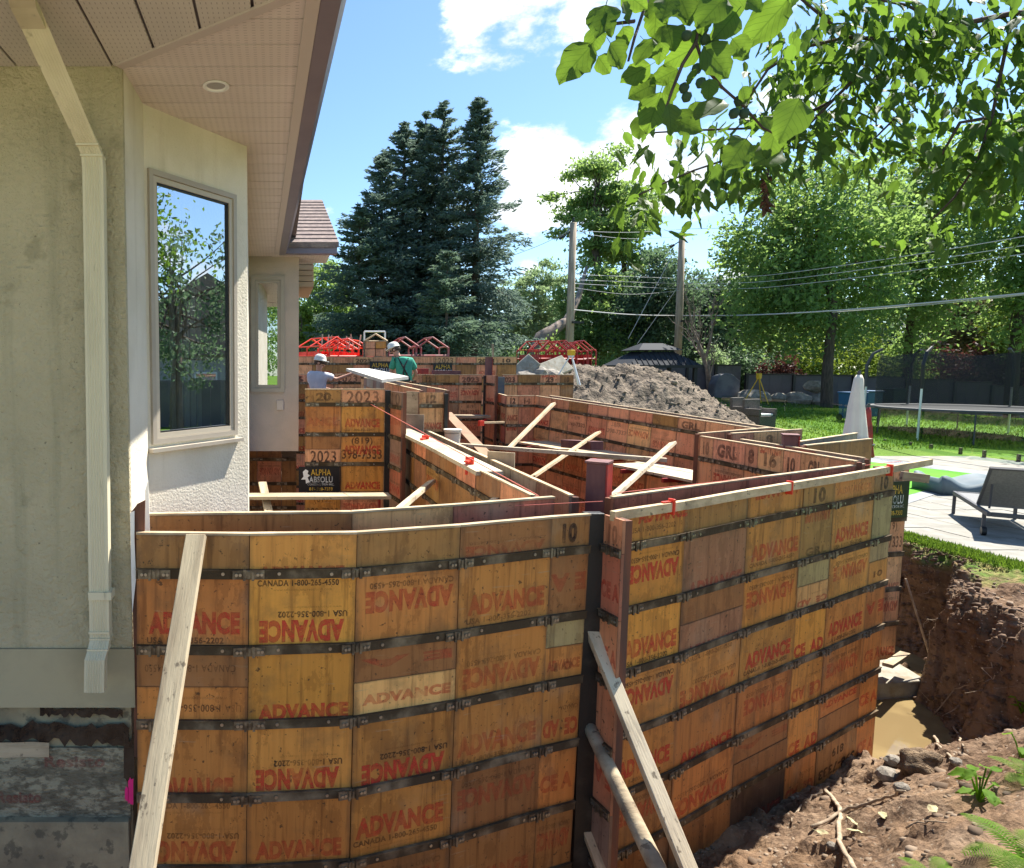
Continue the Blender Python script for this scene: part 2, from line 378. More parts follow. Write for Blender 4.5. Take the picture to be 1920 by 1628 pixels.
def soil_mat():
    m, t, b = new_mat('soil')
    tc = t.add('ShaderNodeTexCoord'); v = tc.outputs['Object']
    a = t.ss(t.noise(v, .9, 6, .6), .35, .65); c = t.mix(a, (.155, .095, .058), (.26, .18, .12))
    c = t.mix(t.ss(t.noise(v, 9, 6, .7), .45, .7), c, (.075, .045, .03))
    ly = t.add('ShaderNodeMapping'); ly.inputs['Scale'].default_value = (.6, .6, 7); t.link(v, ly.inputs[0]); c = t.mix(t.math('MULTIPLY', t.ss(t.noise(ly.outputs[0], 1.2, 5, .65), .45, .6), .5), c, (.30, .19, .11))
    vo = t.add('ShaderNodeTexVoronoi', i_Scale=26.0); t.link(v, vo.inputs['Vector'])
    c = t.mix(t.math('MULTIPLY', t.ss(vo.outputs['Distance'], .24, .10), t.ss(t.noise(v, 5, 3), .45, .6)), c, (.36, .31, .24))
    g = t.add('ShaderNodeNewGeometry'); s = t.add('ShaderNodeSeparateXYZ'); t.link(g.outputs['Position'], s.inputs[0])
    gx = t.math('ADD', s.outputs[0], t.math('MULTIPLY', t.noise(v, 2.5, 4), 1.0))
    gm = t.math('MULTIPLY', t.ss(gx, 8.55, 8.75), t.ss(s.outputs[2], -2.6, -2.45))
    c = t.mix(gm, c, t.mix(t.ss(t.noise(v, 7, 5), .35, .65), (.10, .17, .03), (.27, .22, .09)))
    t.link(c, b.inputs['Base Color']); b.inputs['Roughness'].default_value = .95; b.inputs['Specular IOR Level'].default_value = .15
    bp = t.add('ShaderNodeBump', i_Strength=.8, i_Distance=.03)
    t.link(t.math('ADD', t.noise(v, 22, 8, .7), t.math('MULTIPLY', vo.outputs['Distance'], .6)), bp.inputs['Height']); t.link(bp.outputs[0], b.inputs['Normal'])
    return m
m_soil = soil_mat()
m_bounce_ground = M('pale_bounce_ground', (.52, .45, .34), (.38, .34, .26), .95, 3, .4, 40)  # unseen ground behind the camera, made pale to bounce fill onto house and forms
m_mound = M('mound_soil', (.21, .165, .12), (.09, .07, .05), .95, 3.2, 1.0, 9, dist=.12, lo=.4, hi=.62)
def lawn_mat():
    m, t, b = new_mat('lawn')
    tc = t.add('ShaderNodeTexCoord'); v = tc.outputs['Object']
    c = t.mix(t.ss(t.noise(v, .35, 5), .35, .65), (.14, .25, .025), (.095, .175, .02))
    c = t.mix(t.math('MULTIPLY', t.ss(t.noise(v, 14, 6, .7), .4, .7), .6), c, (.055, .105, .012))
    g = t.add('ShaderNodeNewGeometry'); s = t.add('ShaderNodeSeparateXYZ'); t.link(g.outputs['Position'], s.inputs[0])
    far = t.ss(t.math('ADD', s.outputs[1], t.math('MULTIPLY', t.noise(v, .4, 4), 6.0)), 31.5, 33.5)
    c = t.mix(far, c, (.13, .105, .07))
    t.link(c, b.inputs['Base Color']); b.inputs['Roughness'].default_value = .9; b.inputs['Specular IOR Level'].default_value = .15
    bp = t.add('ShaderNodeBump', i_Strength=.8, i_Distance=.04); t.link(t.noise(v, 30, 6, .7), bp.inputs['Height']); t.link(bp.outputs[0], b.inputs['Normal'])
    return m
m_lawn = lawn_mat()
def glass_mat(name, k, tint=(1, 1, 1), rough=0.0):
    m, t, b = new_mat(name); t.n.remove(b)
    gl = t.add('ShaderNodeBsdfGlossy'); gl.inputs['Roughness'].default_value = rough; gl.inputs[0].default_value = (.95, .98, 1, 1)
    tr = t.add('ShaderNodeBsdfTransparent'); tr.inputs[0].default_value = (*tint, 1)
    fr = t.add('ShaderNodeFresnel'); fr.inputs[0].default_value = 1.5
    gb = t.add('ShaderNodeNewGeometry'); f = t.math('MULTIPLY', t.math('ADD', fr.outputs[0], k, clamp=True), t.math('SUBTRACT', 1.0, gb.outputs['Backfacing']))
    ms = t.add('ShaderNodeMixShader'); t.link(f, ms.inputs[0]); t.link(tr.outputs[0], ms.inputs[1]); t.link(gl.outputs[0], ms.inputs[2])
    t.link(ms.outputs[0], t.n['Material Output'].inputs[0]); return m
m_winglass = glass_mat('window_glass', .55, (.85, .9, .9))
m_fenceglass = glass_mat('fence_glass', .03, (.86, .93, .90))
def water_mat():
    m, t, b = new_mat('muddy_water')
    v = t.add('ShaderNodeTexCoord').outputs['Object']
    t.link(t.mix(t.ss(t.noise(v, 1.6, 4), .4, .6), (.26, .19, .09), (.19, .135, .065)), b.inputs['Base Color'])
    b.inputs['Roughness'].default_value = .04; b.inputs['IOR'].default_value = 1.33
    bp = t.add('ShaderNodeBump', i_Strength=.05, i_Distance=.02); t.link(t.noise(v, 9, 3), bp.inputs['Height']); t.link(bp.outputs[0], b.inputs['Normal'])
    return m
m_water = water_mat()
m_pool = M('pool_surface', (.10, .36, .012), (.12, .42, .015), .35, 2, .03, 14, spec=.3)
def net_mat():
    m, t, b = new_mat('net_mesh'); b.inputs['Base Color'].default_value = (.02, .02, .022, 1); b.inputs['Roughness'].default_value = .8
    b.inputs['Alpha'].default_value = .55; return m
m_net = net_mat()

# ------------------------------------------------------------------ lettering
_tc = {}
def text_mesh(s, bold=.0, clip=None):
    key = (s, bold, clip)
    if key in _tc: return _tc[key]
    cu = bpy.data.curves.new('lettering', 'FONT'); cu.body = s; cu.size = 1; cu.offset = bold; cu.resolution_u = 3
    cu.align_x = 'CENTER'; cu.align_y = 'CENTER'; cu.space_line = .85; cu.space_character = 1.07
    o = bpy.data.objects.new('lettering_tmp', cu); col.objects.link(o)
    dg = bpy.context.evaluated_depsgraph_get(); dg.update()
    me = bpy.data.meshes.new_from_object(o.evaluated_get(dg)); bpy.data.objects.remove(o); bpy.data.curves.remove(cu)
    n = len(me.vertices); co = np.zeros(n*3, dtype=np.float32); me.vertices.foreach_get('co', co); co = co.reshape(-1, 3)
    mn, mx = co.min(0), co.max(0); c = (mn+mx)/2; s_ = np.maximum(mx-mn, 1e-6)
    asp = float(s_[1]/s_[0])
    out = np.zeros_like(co); out[:, 0] = (co[:, 0]-c[0])/s_[0]; out[:, 2] = (co[:, 1]-c[1])/s_[1]
    me.vertices.foreach_set('co', out.ravel()); me.update(); me.name = 'lettering'
    if clip:
        bm = bmesh.new(); bm.from_mesh(me)
        for (co_, no) in (((clip[0], 0, 0), (-1, 0, 0)), ((clip[1], 0, 0), (1, 0, 0)), ((0, 0, clip[2]), (0, 0, -1)), ((0, 0, clip[3]), (0, 0, 1))):
            bmesh.ops.bisect_plane(bm, geom=bm.verts[:]+bm.edges[:]+bm.faces[:], plane_co=co_, plane_no=no, clear_outer=True)
        bm.to_mesh(me); bm.free()
    me.materials.clear(); me.materials.append(m_ink)
    _tc[key] = (me, asp); return _tc[key]
RED = (.66, .045, .025); BLK = (.012, .01, .012)
def put_text(parent, s, x, z, w, h, c=RED, a=.9, rot=False, bold=.025, y=-.0016, clip=None, name='lettering'):
    me, asp = text_mesh(s, bold, clip)
    o = link(bpy.data.objects.new(name, me), parent); o.location = (x, y, z); o.scale = (w, 1, h)
    o.rotation_euler = (0, math.pi if rot else 0, 0); o.color = (*c, a); return o

# panel prints: fractions of the panel's width/height (cx, cz, w, h)
_jr = random.Random(77)
def prints(o, code, w, h, fade=1.0):
    """o: panel object whose local origin is its lower left front corner"""
    def T(s, cx, cz, ww, hh, c=RED, a=.9, rot=False, bold=.06, clip=None):
        put_text(o, s, (cx+JX)*w, (cz+JZ*(clip is None))*h, ww*w*JS, hh*h, c, min(1, a*fade*JA), rot, bold, clip=clip)
    JX, JZ, JS, JA = _jr.uniform(-.025, .025), _jr.uniform(-.03, .03), _jr.uniform(.90, 1.0), _jr.uniform(.6, 1.1)
    U, C_, WWW = 'USA 1-800-356-2202', 'CANADA 1-800-265-4550', 'www.advanceconcreteform.com'
    for cd in code.split('+'):
        if cd == 'A': T('ADVANCE', .5, .26, .88, .26)
        elif cd == 'AL': T('ADVANCE', .5, .13, .88, .22)
        elif cd == 'Am': T('ADVANCE', .5, .5, .88, .30)
        elif cd == 'AU': T('ADVANCE', .5, .36, .88, .30); T(U, .42, .13, .74, .085, BLK, .95, bold=.03); T(WWW, .5, .055, .6, .035, BLK, .5, bold=0)
        elif cd == 'AC': T('ADVANCE', .5, .42, .88, .30); T(C_, .46, .21, .84, .085, BLK, .95, bold=.03); T(WWW, .5, .12, .6, .035, BLK, .5, bold=0)
        elif cd == 'iU': T('ADVANCE', .5, .22, .88, .30, rot=True); T(U, .6, .44, .72, .085, BLK, .95, True, .03); T(WWW, .6, .53, .6, .035, BLK, .5, True, 0)
        elif cd == 'iC': T('ADVANCE', .5, .54, .88, .30, rot=True); T(C_, .52, .76, .84, .085, BLK, .95, True, .03); T(WWW, .52, .85, .6, .035, BLK, .5, True, 0)
        elif cd == 'iCm': T('ADVANCE', .5, .3, .88, .30, rot=True); T(C_, .52, .52, .84, .085, BLK, .95, True, .03); T(WWW, .52, .61, .6, .035, BLK, .5, True, 0)
        elif cd == 'Ct': T(C_, .46, .86, .84, .085, BLK, .95, bold=.03); T(WWW, .5, .77, .6, .035, BLK, .5, bold=0)
        elif cd == 'iCt': T(C_, .5, .5, .85, .2, BLK, .7, True, .01)
        elif cd == 'iUt': T(U, .6, .42, .75, .2, BLK, .9, True, .01); T(WWW, .5, .68, .7, .1, BLK, .45, True, 0); T('ADVANCE', .5, .14, .88, .5, a=.6, rot=True, clip=(-.5, .5, 0, .5))
        elif cd == 'cutB': T('ADVANCE', .5, .02, .86, .5, clip=(-.5, .5, 0, .5))
        elif cd == 'cutS': T('ADVANCE', .5, .04, .88, .3, a=.8, clip=(-.5, .5, -.1, .5))
        elif cd == 'cutT': T('ADVANCE', .5, .98, .86, .5, rot=True, clip=(-.5, .5, 0, .5))
        elif cd == 'usaT': T('ADVANCE', .6, .9, .9, .5, clip=(-.5, .5, -.5, .1)); T(U, .45, .45, .8, .17, BLK, .85, bold=.01)
        elif cd == 'CE': T('CE  AD', .5, .22, .98, .27)
        elif cd == 'iCE': T('CE  AD', .5, .3, .98, .27, rot=True); T('CANADA', .7, .6, .5, .07, BLK, .8, True, .01)
        elif cd == 'EA': T('E A', .5, .5, .95, .27, rot=True)
        elif cd == 'CEA': T('CE A', .5, .42, .95, .27)
        elif cd == 'AN': T('ANCE', .5, .4, .9, .3)
        elif cd == '819': T('(819)', .5, .78, .5, .28, BLK, 1, bold=.02); T('398-7333', .5, .35, .94, .33, BLK, 1, bold=.02)
        elif cd == 'i819': T('819', .5, .66, .3, .17, BLK, .95, True, .04); T('398-7333', .5, .36, .92, .19, BLK, .95, True, .04)
        elif cd == 's819': T('819', .5, .75, .3, .2, BLK, .95, bold=.04); T('398-7333', .5, .45, .9, .2, BLK, .95, bold=.04)
        elif cd == 'GRLb': T('GRL', .5, .16, .7, .17, BLK, .85, bold=.04)
        elif cd.startswith('#'):       # black stencil in the middle
            s = cd[1:]; hh = .6 if len(s) < 4 else .62; ww = {1: .25, 2: .42, 3: .7, 4: .82}[len(s)] if h < .35*w*2 else .5
            T(s, .5, .5, ww, hh, BLK, 1.0, bold=.055)
        elif cd.startswith('h'):       # hand painted
            T(cd[1:], .5, .5, .74, .80, BLK, 1.0, bold=.015)
        elif cd.startswith('x'):       # numerals in the middle of a full cell
            T(cd[1:], .5, .45, .5, .26, BLK, .85, bold=.04)

# ------------------------------------------------------------------ formwork builder
OR, OR2, OY = (.68, .29, .06), (.60, .235, .055), (.76, .318, .055)
BR, BR2, PU, GY, CR, DK = (.42, .205, .06), (.36, .16, .05), (.42, .195, .09), (.44, .33, .14), (.84, .46, .15), (.12, .075, .045)
SG, SR, SP = (.44, .39, .30), (.60, .21, .12), (.40, .25, .18)
IO, IO2, IO3 = (.84, .38, .19), (.76, .31, .155), (.86, .46, .20)
COLS = dict(o=OR, p=OR2, y=OY, b=BR, B=BR2, u=PU, g=GY, c=CR, d=DK, s=SG, r=SR, q=SP, i=IO, j=IO2, k=IO3)
_pm = {}
def panel_mesh(w, h, t=.02):
    key = (round(w, 3), round(h, 3), t)
    if key not in _pm:
        _pm[key] = MB().box((.002, 0, .0015), (w-.002, t, h-.0015)).mesh('form_panel', m_panel)
    return _pm[key]
_sm = {}
def strap_mesh(w):
    key = round(w, 2)
    if key not in _sm:
        _sm[key] = MB().box((0, -.014, -.027), (w, -.002, .027)).box((0, -.02, .021), (w, -.014, .027)).mesh('steel_band', m_steel)
    return _sm[key]
_lm = {}
def latch_mesh():
    if 'a' not in _lm:
        b = MB().box((-.085, -.024, -.024), (.085, -.0145, .024)).box((-.03, -.034, -.03), (-.016, -.024, .03)).box((.016, -.034, -.03), (.03, -.024, .03)).box((-.006, -.03, -.02), (.006, -.024, .02))
        m1 = b.mesh('latch_plate', m_latch); k = len(m1.polygons)
        bb = MB()
        for x in (-.065, -.045, .05, .07): bb.raw(*disc(x, -.03, .0, .0085))
        v = b.v+bb.v; f = b.f+[tuple(i+len(b.v) for i in q) for q in bb.f]
        me = bpy.data.meshes.new('latch_plate'); me.from_pydata(v, [], f); me.materials.append(m_latch); me.materials.append(m_bolt)
        for i, p in enumerate(me.polygons): p.material_index = 0 if i < k else 1
        _lm['a'] = me
        bb = MB()
        for x in (0,): bb.raw(*disc(x, -.02, 0, .0095))
        _lm['b'] = bb.mesh('bolt', m_bolt)
    return _lm['a'], _lm['b']
def disc(x, y, z, r, n=8):
    vs = [(x+r*math.cos(2*math.pi*i/n), y, z+r*math.sin(2*math.pi*i/n)) for i in range(n)]
    vs += [(x+r*math.cos(2*math.pi*i/n), y+.01, z+r*math.sin(2*math.pi*i/n)) for i in range(n)]
    return vs, [tuple(range(n))]+[(i, i+n, (i+1) % n+n, (i+1) % n) for i in range(n)]
def rnd_cell(rr, pal, w):
    c = rr.choice(pal)
    k = rr.random()
    if w < .4: code = rr.choice(['', 'CEA', '', 'EA', ''])
    else: code = rr.choice(['AU', 'iU', 'AC', 'iC', 'A', 'iCm', '', 'AL', ''])
    return [(c, code, 1.0, rr.uniform(.55, 1.0))]
def form_wall(label, pts, ztop, zbot, spec=None, pal='ijk', top='', first=.2, step=.4, bands=True, seed=1, latches=True, rail=None, width=None, zend=None, cat='formwork', name='formwork_wall', backing=True, group=None, thick=.07):
    """pts: plan points of the seams, left to right as seen from the face. spec[(col,row)] = list of (colour key, prints, share of height, fade)"""
    rr = random.Random(seed)
    if width:
        p0, p1 = Vector((*pts[0], 0)), Vector((*pts[-1], 0)); n = max(1, round((p1-p0).length/width))
        pts = [tuple((p0.lerp(p1, i/n)).xy) for i in range(n+1)]
    root = empty(name, (pts[0][0], pts[0][1], zbot), 0, label, cat, group)
    base = Vector(root.location); N = len(pts)-1
    zend = ztop if zend is None else zend
    levels = [first+step*i for i in range(12) if first+step*i < ztop-zbot-.08]
    edges = [0]+levels+[ztop-zbot]
    la, bo = latch_mesh()
    for i in range(N):
        a, b = Vector((*pts[i], 0)), Vector((*pts[i+1], 0)); d = b-a; w = d.length
        za = ztop+(zend-ztop)*i/N; zb = ztop+(zend-ztop)*(i+1)/N
        ang = math.atan2(d.y, d.x); tilt = -math.atan2(zb-za, w)
        Mc = Matrix.Translation(Vector((a.x, a.y, za))-base) @ Matrix.Rotation(ang, 4, 'Z') @ Matrix.Rotation(tilt, 4, 'Y')
        for r in range(len(edges)-1):
            z1, z0 = -edges[r], -edges[r+1]; h = z1-z0
            cells = (spec or {}).get((i, r))
            if cells is None:
                if r == 0: cells = [(rr.choice(pal), '', 1.0, .6)]
                else: cells = rnd_cell(rr, pal, w)
            zt = z1
            for (ck, code, share, fade) in cells:
                hh = h*share
                o = link(bpy.data.objects.new('form_panel', panel_mesh(w, hh)), root)
                jit = rr.uniform(-.002, .003)
                o.matrix_local = Mc @ Matrix.Translation((0, jit, zt-hh))
                c = COLS[ck]; k = rr.uniform(.86, 1.14); g_ = rr.uniform(.93, 1.07)
                o.color = (min(1, c[0]*k), min(1, c[1]*k*g_), min(1, c[2]*k), 1)
                if code: prints(o, code, w, hh, fade)
                zt -= hh
        if backing:
            o = MB().box((.003, .0215, -(ztop-zbot)), (w-.003, thick, -.006)).build('stud_frame', m_redwood, root)
            o.matrix_local = Mc
        if rail:
            o = MB().box((0, -.004, .0), (w, .032, .012)).build('top_rail', rail, root); o.matrix_local = Mc
        if bands:
            for z in levels:
                s = link(bpy.data.objects.new('steel_band', strap_mesh(w)), root); s.matrix_local = Mc @ Matrix.Translation((0, 0, -z))
                if latches:
                    if i > 0 or True:
                        l = link(bpy.data.objects.new('latch_plate', la), s); l.location = (rr.uniform(-.012,.012) if i else .10, 0, rr.uniform(-.004,.004))
                    for bx in ((.16, w-.14) if w > .5 else ()):
                        q = link(bpy.data.objects.new('bolt', bo), s); q.location = (bx, 0, rr.uniform(-.004, .004))
    return root

# near wall, left half
S = {}
def sp(c, r, *cells): S[(c, r)] = [(a, b, s, f) for a, b, s, f in cells]
sp(0,0,('b','',1,1)); sp(1,0,('o','cutS',1,.75)); sp(2,0,('b','',1,1)); sp(3,0,('B','iCm',1,.35)); sp(4,0,('B','#10',1,1))
sp(0,1,('p','AU',1,.85)); sp(1,1,('y','Ct+iU',1,1)); sp(2,1,('p','iC',1,.6)); sp(3,1,('p','AU',1,.85)); sp(4,1,('B','EA',1,.45))
sp(0,2,('B','iCt',.5,.8),('p','iUt',.5,.9)); sp(1,2,('y','AL',1,.9)); sp(2,2,('B','EA',.5,.5),('c','Am',.5,.9)); sp(3,2,('o','iCm',1,.75)); sp(4,2,('g','',.45,1),('p','x10+Am',.55,.8))
sp(0,3,('p','cutB',1,.7)); sp(1,3,('o','iU',1,.95)); sp(2,3,('o','iU',1,.95)); sp(3,3,('p','AU',1,.7)); sp(4,3,('p','iCE',1,.9))
sp(0,4,('p','Ct+iU',1,.85)); sp(1,4,('p','A',1,.65)); sp(2,4,('o','AC',1,.8)); sp(3,4,('B','iC',1,.6)); sp(4,4,('p','CEA',1,.8))
for c in range(5): sp(c,5,('B','A' if c % 2 else 'iC',1,.5)); sp(c,6,('d','',1,.5)); sp(c,7,('d','',1,.5))
ZT, ZB = -.90, -3.72
near_left = [PX(255,3.49,1000), PX(468,3.50,997), PX(670,3.56,990), PX(864,3.76,978), PX(1036,4.01,968), PX(1108,4.12,963)]
form_wall('long near wall of orange form panels with steel bands, left of the black corner post', near_left, -.885, ZB, S, seed=3, pal='opb', rail=m_ply, zend=-.925, first=.21, step=.42)
S = {}
sp(0,0,('o','usaT',1,.85)); sp(1,0,('b','',1,1)); sp(2,0,('o','cutT',1,.8)); sp(3,0,('b','#10',1,.8)); sp(4,0,('p','Am',1,.35)); sp(5,0,('b','#10',1,.9))
sp(0,1,('y','iC',1,1)); sp(1,1,('u','cutS',1,.6)); sp(2,1,('o','AC',1,1)); sp(3,1,('b','cutT+GRLb',1,.8)); sp(4,1,('o','AU',1,.9)); sp(5,1,('g','',1,.5))
sp(0,2,('y','AU',1,1)); sp(1,2,('B','',.5,1),('u','cutS',.5,.6)); sp(2,2,('y','iC',1,1)); sp(3,2,('g','',.5,1),('c','iCE',.5,.8)); sp(4,2,('o','iC',1,.9)); sp(5,2,('g','',.45,1),('o','x10',.55,.8))
sp(0,3,('o','iC',1,.95)); sp(1,3,('o','Ct+iU',1,.95)); sp(2,3,('o','AC',1,.9)); sp(3,3,('y','CE',1,.9)); sp(4,3,('o','AU',1,.95)); sp(5,3,('p','EA',1,.8))
sp(0,4,('o','AU',1,.9)); sp(1,4,('p','AL',1,.9)); sp(2,4,('p','iC',1,.85)); sp(3,4,('o','iCE',1,.85)); sp(4,4,('p','iC',1,.75)); sp(5,4,('p','CEA',1,.8))
sp(0,5,('B','iC',1,.55)); sp(1,5,('p','iCm',1,.75)); sp(2,5,('B','EA',.5,.3),('B','',.5,1)); sp(3,5,('o','CE',1,.8)); sp(4,5,('p','Am',.45,.8),('B','',.55,1)); sp(5,5,('p','CEA',1,.8))
sp(0,6,('B','A',1,.4)); sp(1,6,('B','AL',1,.35)); sp(2,6,('d','A',1,.4)); sp(3,6,('p','iCE',1,.6)); sp(4,6,('B','i819',1,1)); sp(5,6,('p','CEA',1,.7))
for c in range(6): sp(c,7,('d','',1,1))
near_right = [PX(1173,4.17,964), PX(1287,4.45,944), PX(1405,4.86,923), PX(1508,5.25,907), PX(1567,5.49,897), PX(1643,5.87,883), PX(1678,6.05,878)]
form_wall('near wall of orange form panels right of the black corner post, with a timber along its top', near_right, -.93, ZB, S, seed=4, pal='opb', first=.21, step=.42)
S = {}
sp(0,0,('j','#10',1,.5))
form_wall('narrow reddish form fin standing out beside the black corner post', [PX(1132,4.14,964), PX(1168,3.97,975)], -.92, ZB, S, pal='jrq', seed=6, first=.21, step=.42, name='form_fin')
S = {}
sp(0,0,('i','h23',1,.9)); sp(0,2,('i','819',1,.9)); sp(0,3,('k','cutS',1,.9)); sp(0,4,('k','iC',1,.8)); sp(0,1,('d','',1,1)); sp(0,5,('k','A',1,.8))
far_corner = [PX(1650,7.25,870), PX(1706,7.35,870)]
fc = form_wall('set back form panels on the footing past the right end of the near wall', far_corner, -1.08, -3.3, S, pal='ijk', seed=8)
# skins on the far side of the void
S = {}
for c in range(3): sp(c,0,('bkr'[c],'',1,1))
form_wall('inner form skin right behind the left half of the near wall', [PX(277,3.86,970), PX(660,3.92,965), PX(850,4.12,957), PX(1040,4.38,948)], -.865, ZB, S, pal='sqr', seed=9, bands=False, rail=m_ply)
S = {}
for c in range(3): sp(c,0,('r','',1,1))
form_wall('reddish inner form skin behind the timber topped near wall', [PX(1150,4.55,942), PX(1400,5.30,902), PX(1622,6.15,874)], -.90, ZB, S, pal='rjr', seed=10, bands=False, rail=m_ply)
# middle wall, running away
form_wall('dark brown form skin running away under the white planks', [(1.70,10.2),(1.78,4.62)], -.9, -3.7, None, pal='buBjbu', seed=12, width=.61, rail=m_newwood)
form_wall('concrete stained form skin running away behind the white planks', [(2.13,9.6),(2.05,4.62)], -.9, -3.7, None, pal='ssq', seed=13, width=.61, bands=False, rail=m_newwood)
# 20 / 2023 wall
S = {}
sp(0,0,('b','#20',1,1)); sp(1,0,('i','h2023',1,1)); sp(0,1,('p','AN',1,.3)); sp(1,1,('o','AU',1,.9)); sp(0,2,('B','',.5,1),('i','h2023',.5,1)); sp(1,2,('o','Am+819',1,.9))
sp(0,3,('d','',1,1)); sp(1,3,('o','A',1,.9)); sp(0,4,('o','819',1,1)); sp(1,4,('j','iC',1,.9))
wall20 = form_wall('form wall facing the camera marked 20 and 2023, with a black sign low on it', [PX(572,8.9,730), PX(640,8.9,730), PX(722,8.9,730)], -.29, -3.7, S, pal='opj', seed=14, rail=m_newwood)
S = {}
sp(0,0,('q','h10',1,.7))
form_wall('narrow end form beside the 2023 panel with stencilled lines', [PX(731,8.95,735), PX(753,8.45,735)], -.31, -2.2, S, pal='rqj', seed=15, name='form_fin')
S = {}
sp(0,0,('k','#12',1,1)); sp(0,1,('k','A',1,.7)); sp(0,2,('i','',1,1))
form_wall('short form end marked 12 in front of the back walls', [PX(786,9.6,735), PX(832,9.6,735)], -.35, -2.8, S, pal='ijk', seed=16)
form_wall('left skin of the wall running back from the form end marked 12', [(2.2,17),(2.07,9.75)], -.25, -3.2, None, pal='siq', seed=17, width=.61, zend=-.33, bands=False, rail=m_newwood)
form_wall('right skin of the wall running back from the form end marked 12', [(2.47,17),(2.45,9.75)], -.25, -3.2, None, pal='siq', seed=18, width=.61, zend=-.33, bands=False, rail=m_newwood)
S = {}
sp(1,0,('i','h3',1,1)); sp(2,0,('u','',1,1)); sp(3,0,('i','h2023',1,1)); sp(2,1,('i','A',1,.8)); sp(3,1,('k','iC',1,.8))
form_wall('form wall with 3 and 2023 behind the wall marked 20', [PX(p,15.3,702) for p in (480,528,576,626,677)], -.15, -3.7, S, pal='ijb', seed=19, rail=m_newwood)
S = {}
sp(0,0,('b','#12',1,.9)); sp(1,0,('b','',1,1)); sp(2,0,('i','#2023',1,1)); sp(1,1,('j','AN',1,.8)); sp(2,1,('i','iC',1,.9)); sp(0,1,('i','',1,.8)); sp(1,2,('u','',1,1)); sp(2,2,('k','A+s819',1,.9)); sp(2,3,('j','iC',1,.8))
form_wall('back form wall with 12 and 2023 above a plank bench', [PX(p,14.9,703) for p in (768,792,816,861,904)], -.16, -3.7, dict({(k[0]+1, k[1]): v for k, v in S.items()}), pal='ijku', seed=20, rail=m_newwood)
form_wall('sunlit end form left of the notch in the back wall', [PX(911,14.9,703), PX(928,14.2,703)], -.16, -3.7, None, pal='ik', seed=21, name='form_fin')
S = {}
sp(0,0,('i','#023',1,1)); sp(1,0,('b','',1,1)); sp(2,0,('i','cutT+#23',1,.9)); sp(3,0,('b','#10',1,.8)); sp(0,1,('k','',1,1)); sp(1,1,('j','',1,1)); sp(2,1,('k','AL',1,.9)); sp(3,1,('b','',1,1))
form_wall('back form wall with 23 and 10 at its right end, left of the soil heap', [PX(p,14.9,703) for p in (943,971,1013,1051,1076)], -.16, -3.7, S, pal='ijk', seed=22, rail=m_newwood)
S = {}
sp(0,0,('i','#12',1,1)); sp(1,0,('j','#14',1,1)); sp(0,1,('k','AN',1,.9)); sp(0,2,('k','cutT',1,.9))
form_wall('form block marked 12 and 14 at the far end of the long right wall', [PX(p,13.5,743) for p in (950,973,1003)], -.57, -3.7, S, pal='ijb', seed=23, rail=m_newwood)
form_wall('left flank of the form block marked 12 and 14', [PX(918,16.0,730), PX(949,13.52,743)], -.57, -3.7, None, pal='ikr', seed=24, width=.61, rail=m_newwood)
S = {}
for c in range(12): sp(c,0,('ijbi'[c % 4],('#GRL' if c == 7 else ''),1,.8))
for c in (2,4): sp(c,1,('i','s819',1,.9))
form_wall('long right form wall running away behind the braces', [PX(1004,13.5,743), (6.8,9.2)], -.57, -3.7, S, pal='ijkii', seed=25, width=.46, zend=-.87, rail=m_newwood)
form_wall('outer skin of the long right form wall beside the soil heap', [(5.55,13.6),(7.1,9.3)], -.57, -3.7, None, pal='ssq', seed=26, width=.61, zend=-.87, bands=False, rail=m_newwood)
S = {}
pxs = (1321,1346,1408,1432,1481,1514,1569,1618)
for c, (k, s) in enumerate((('i','#10'),('i','#GRL'),('i','#8'),('k','cutT+#16'),('i','#10'),('k','#GRL'),('i',''))): sp(c,0,(k,s,1,.9))
sp(1,1,('i','iC',1,.8))
form_wall('form wall lettered 10 GRL 8 16 10 GRL behind the right half of the near wall', [(5.3, 5.3*1250/(p-520)*1.005) for p in pxs], -.86, -3.7, S, pal='ijk', seed=27, rail=m_newwood, first=.27)
form_wall('stained skin just behind the form wall lettered GRL', [(5.62,8.05),(5.62,6.35)], -.87, -3.7, None, pal='ssr', seed=28, width=.61, bands=False, rail=m_newwood)
form_wall('short return from the GRL wall to the long right wall', [(5.33,8.36),(6.80,9.16)], -.83, -3.7, None, pal='ikj', seed=29, width=.6, rail=m_newwood)
S = {}
sp(0,0,('i','#1',1,.8)); sp(1,0,('k','#8',1,.9)); sp(2,0,('i','#10',1,.9))
form_wall('outer return form marked 8 and 10 behind the GRL wall', [(5.66,8.25),(6.05,8.42),(6.60,8.65),(6.98,8.82)], -.82, -3.7, S, pal='ik', seed=30, rail=m_newwood)
form_wall('brown form panel standing out furthest right below the closed parasol', [PX(1512,7.3,838), PX(1575,7.65,830), PX(1636,8.0,822)], -.86, -3.7, {(0,0):[('b','',1,1)], (1,0):[('b','',1,1)]}, pal='bb', seed=31, rail=m_newwood, first=.45)
form_wall('form skin behind the brown panel below the closed parasol', [PX(1500,7.5,838), PX(1608,8.5,818)], -.84, -3.7, None, pal='sb', seed=32, rail=m_newwood, bands=False)
form_wall('low dark form under the far stucco wall', [PX(p,10.8,850) for p in (440,482,528,556)], -1.27, -3.7, {(1,1):[('j','iC',1,.8)],(1,0):[('B','',1,1)],(0,0):[('B','',1,1)],(2,0):[('d','',1,1)],(1,2):[('B','GRLb',1,.8)]}, pal='jBb', seed=33, first=.22)
S = {}
p7 = [470+38.5*i for i in range(14)]; p7[-1] = 969
lab = {3:'#2023',5:'#2023',9:'h2023',11:'#2023',12:'#10'}
for c in range(13): sp(c,0,(('k' if c in lab else 'j' if c % 3 == 1 else 'i'), lab.get(c,''),1,1.2))
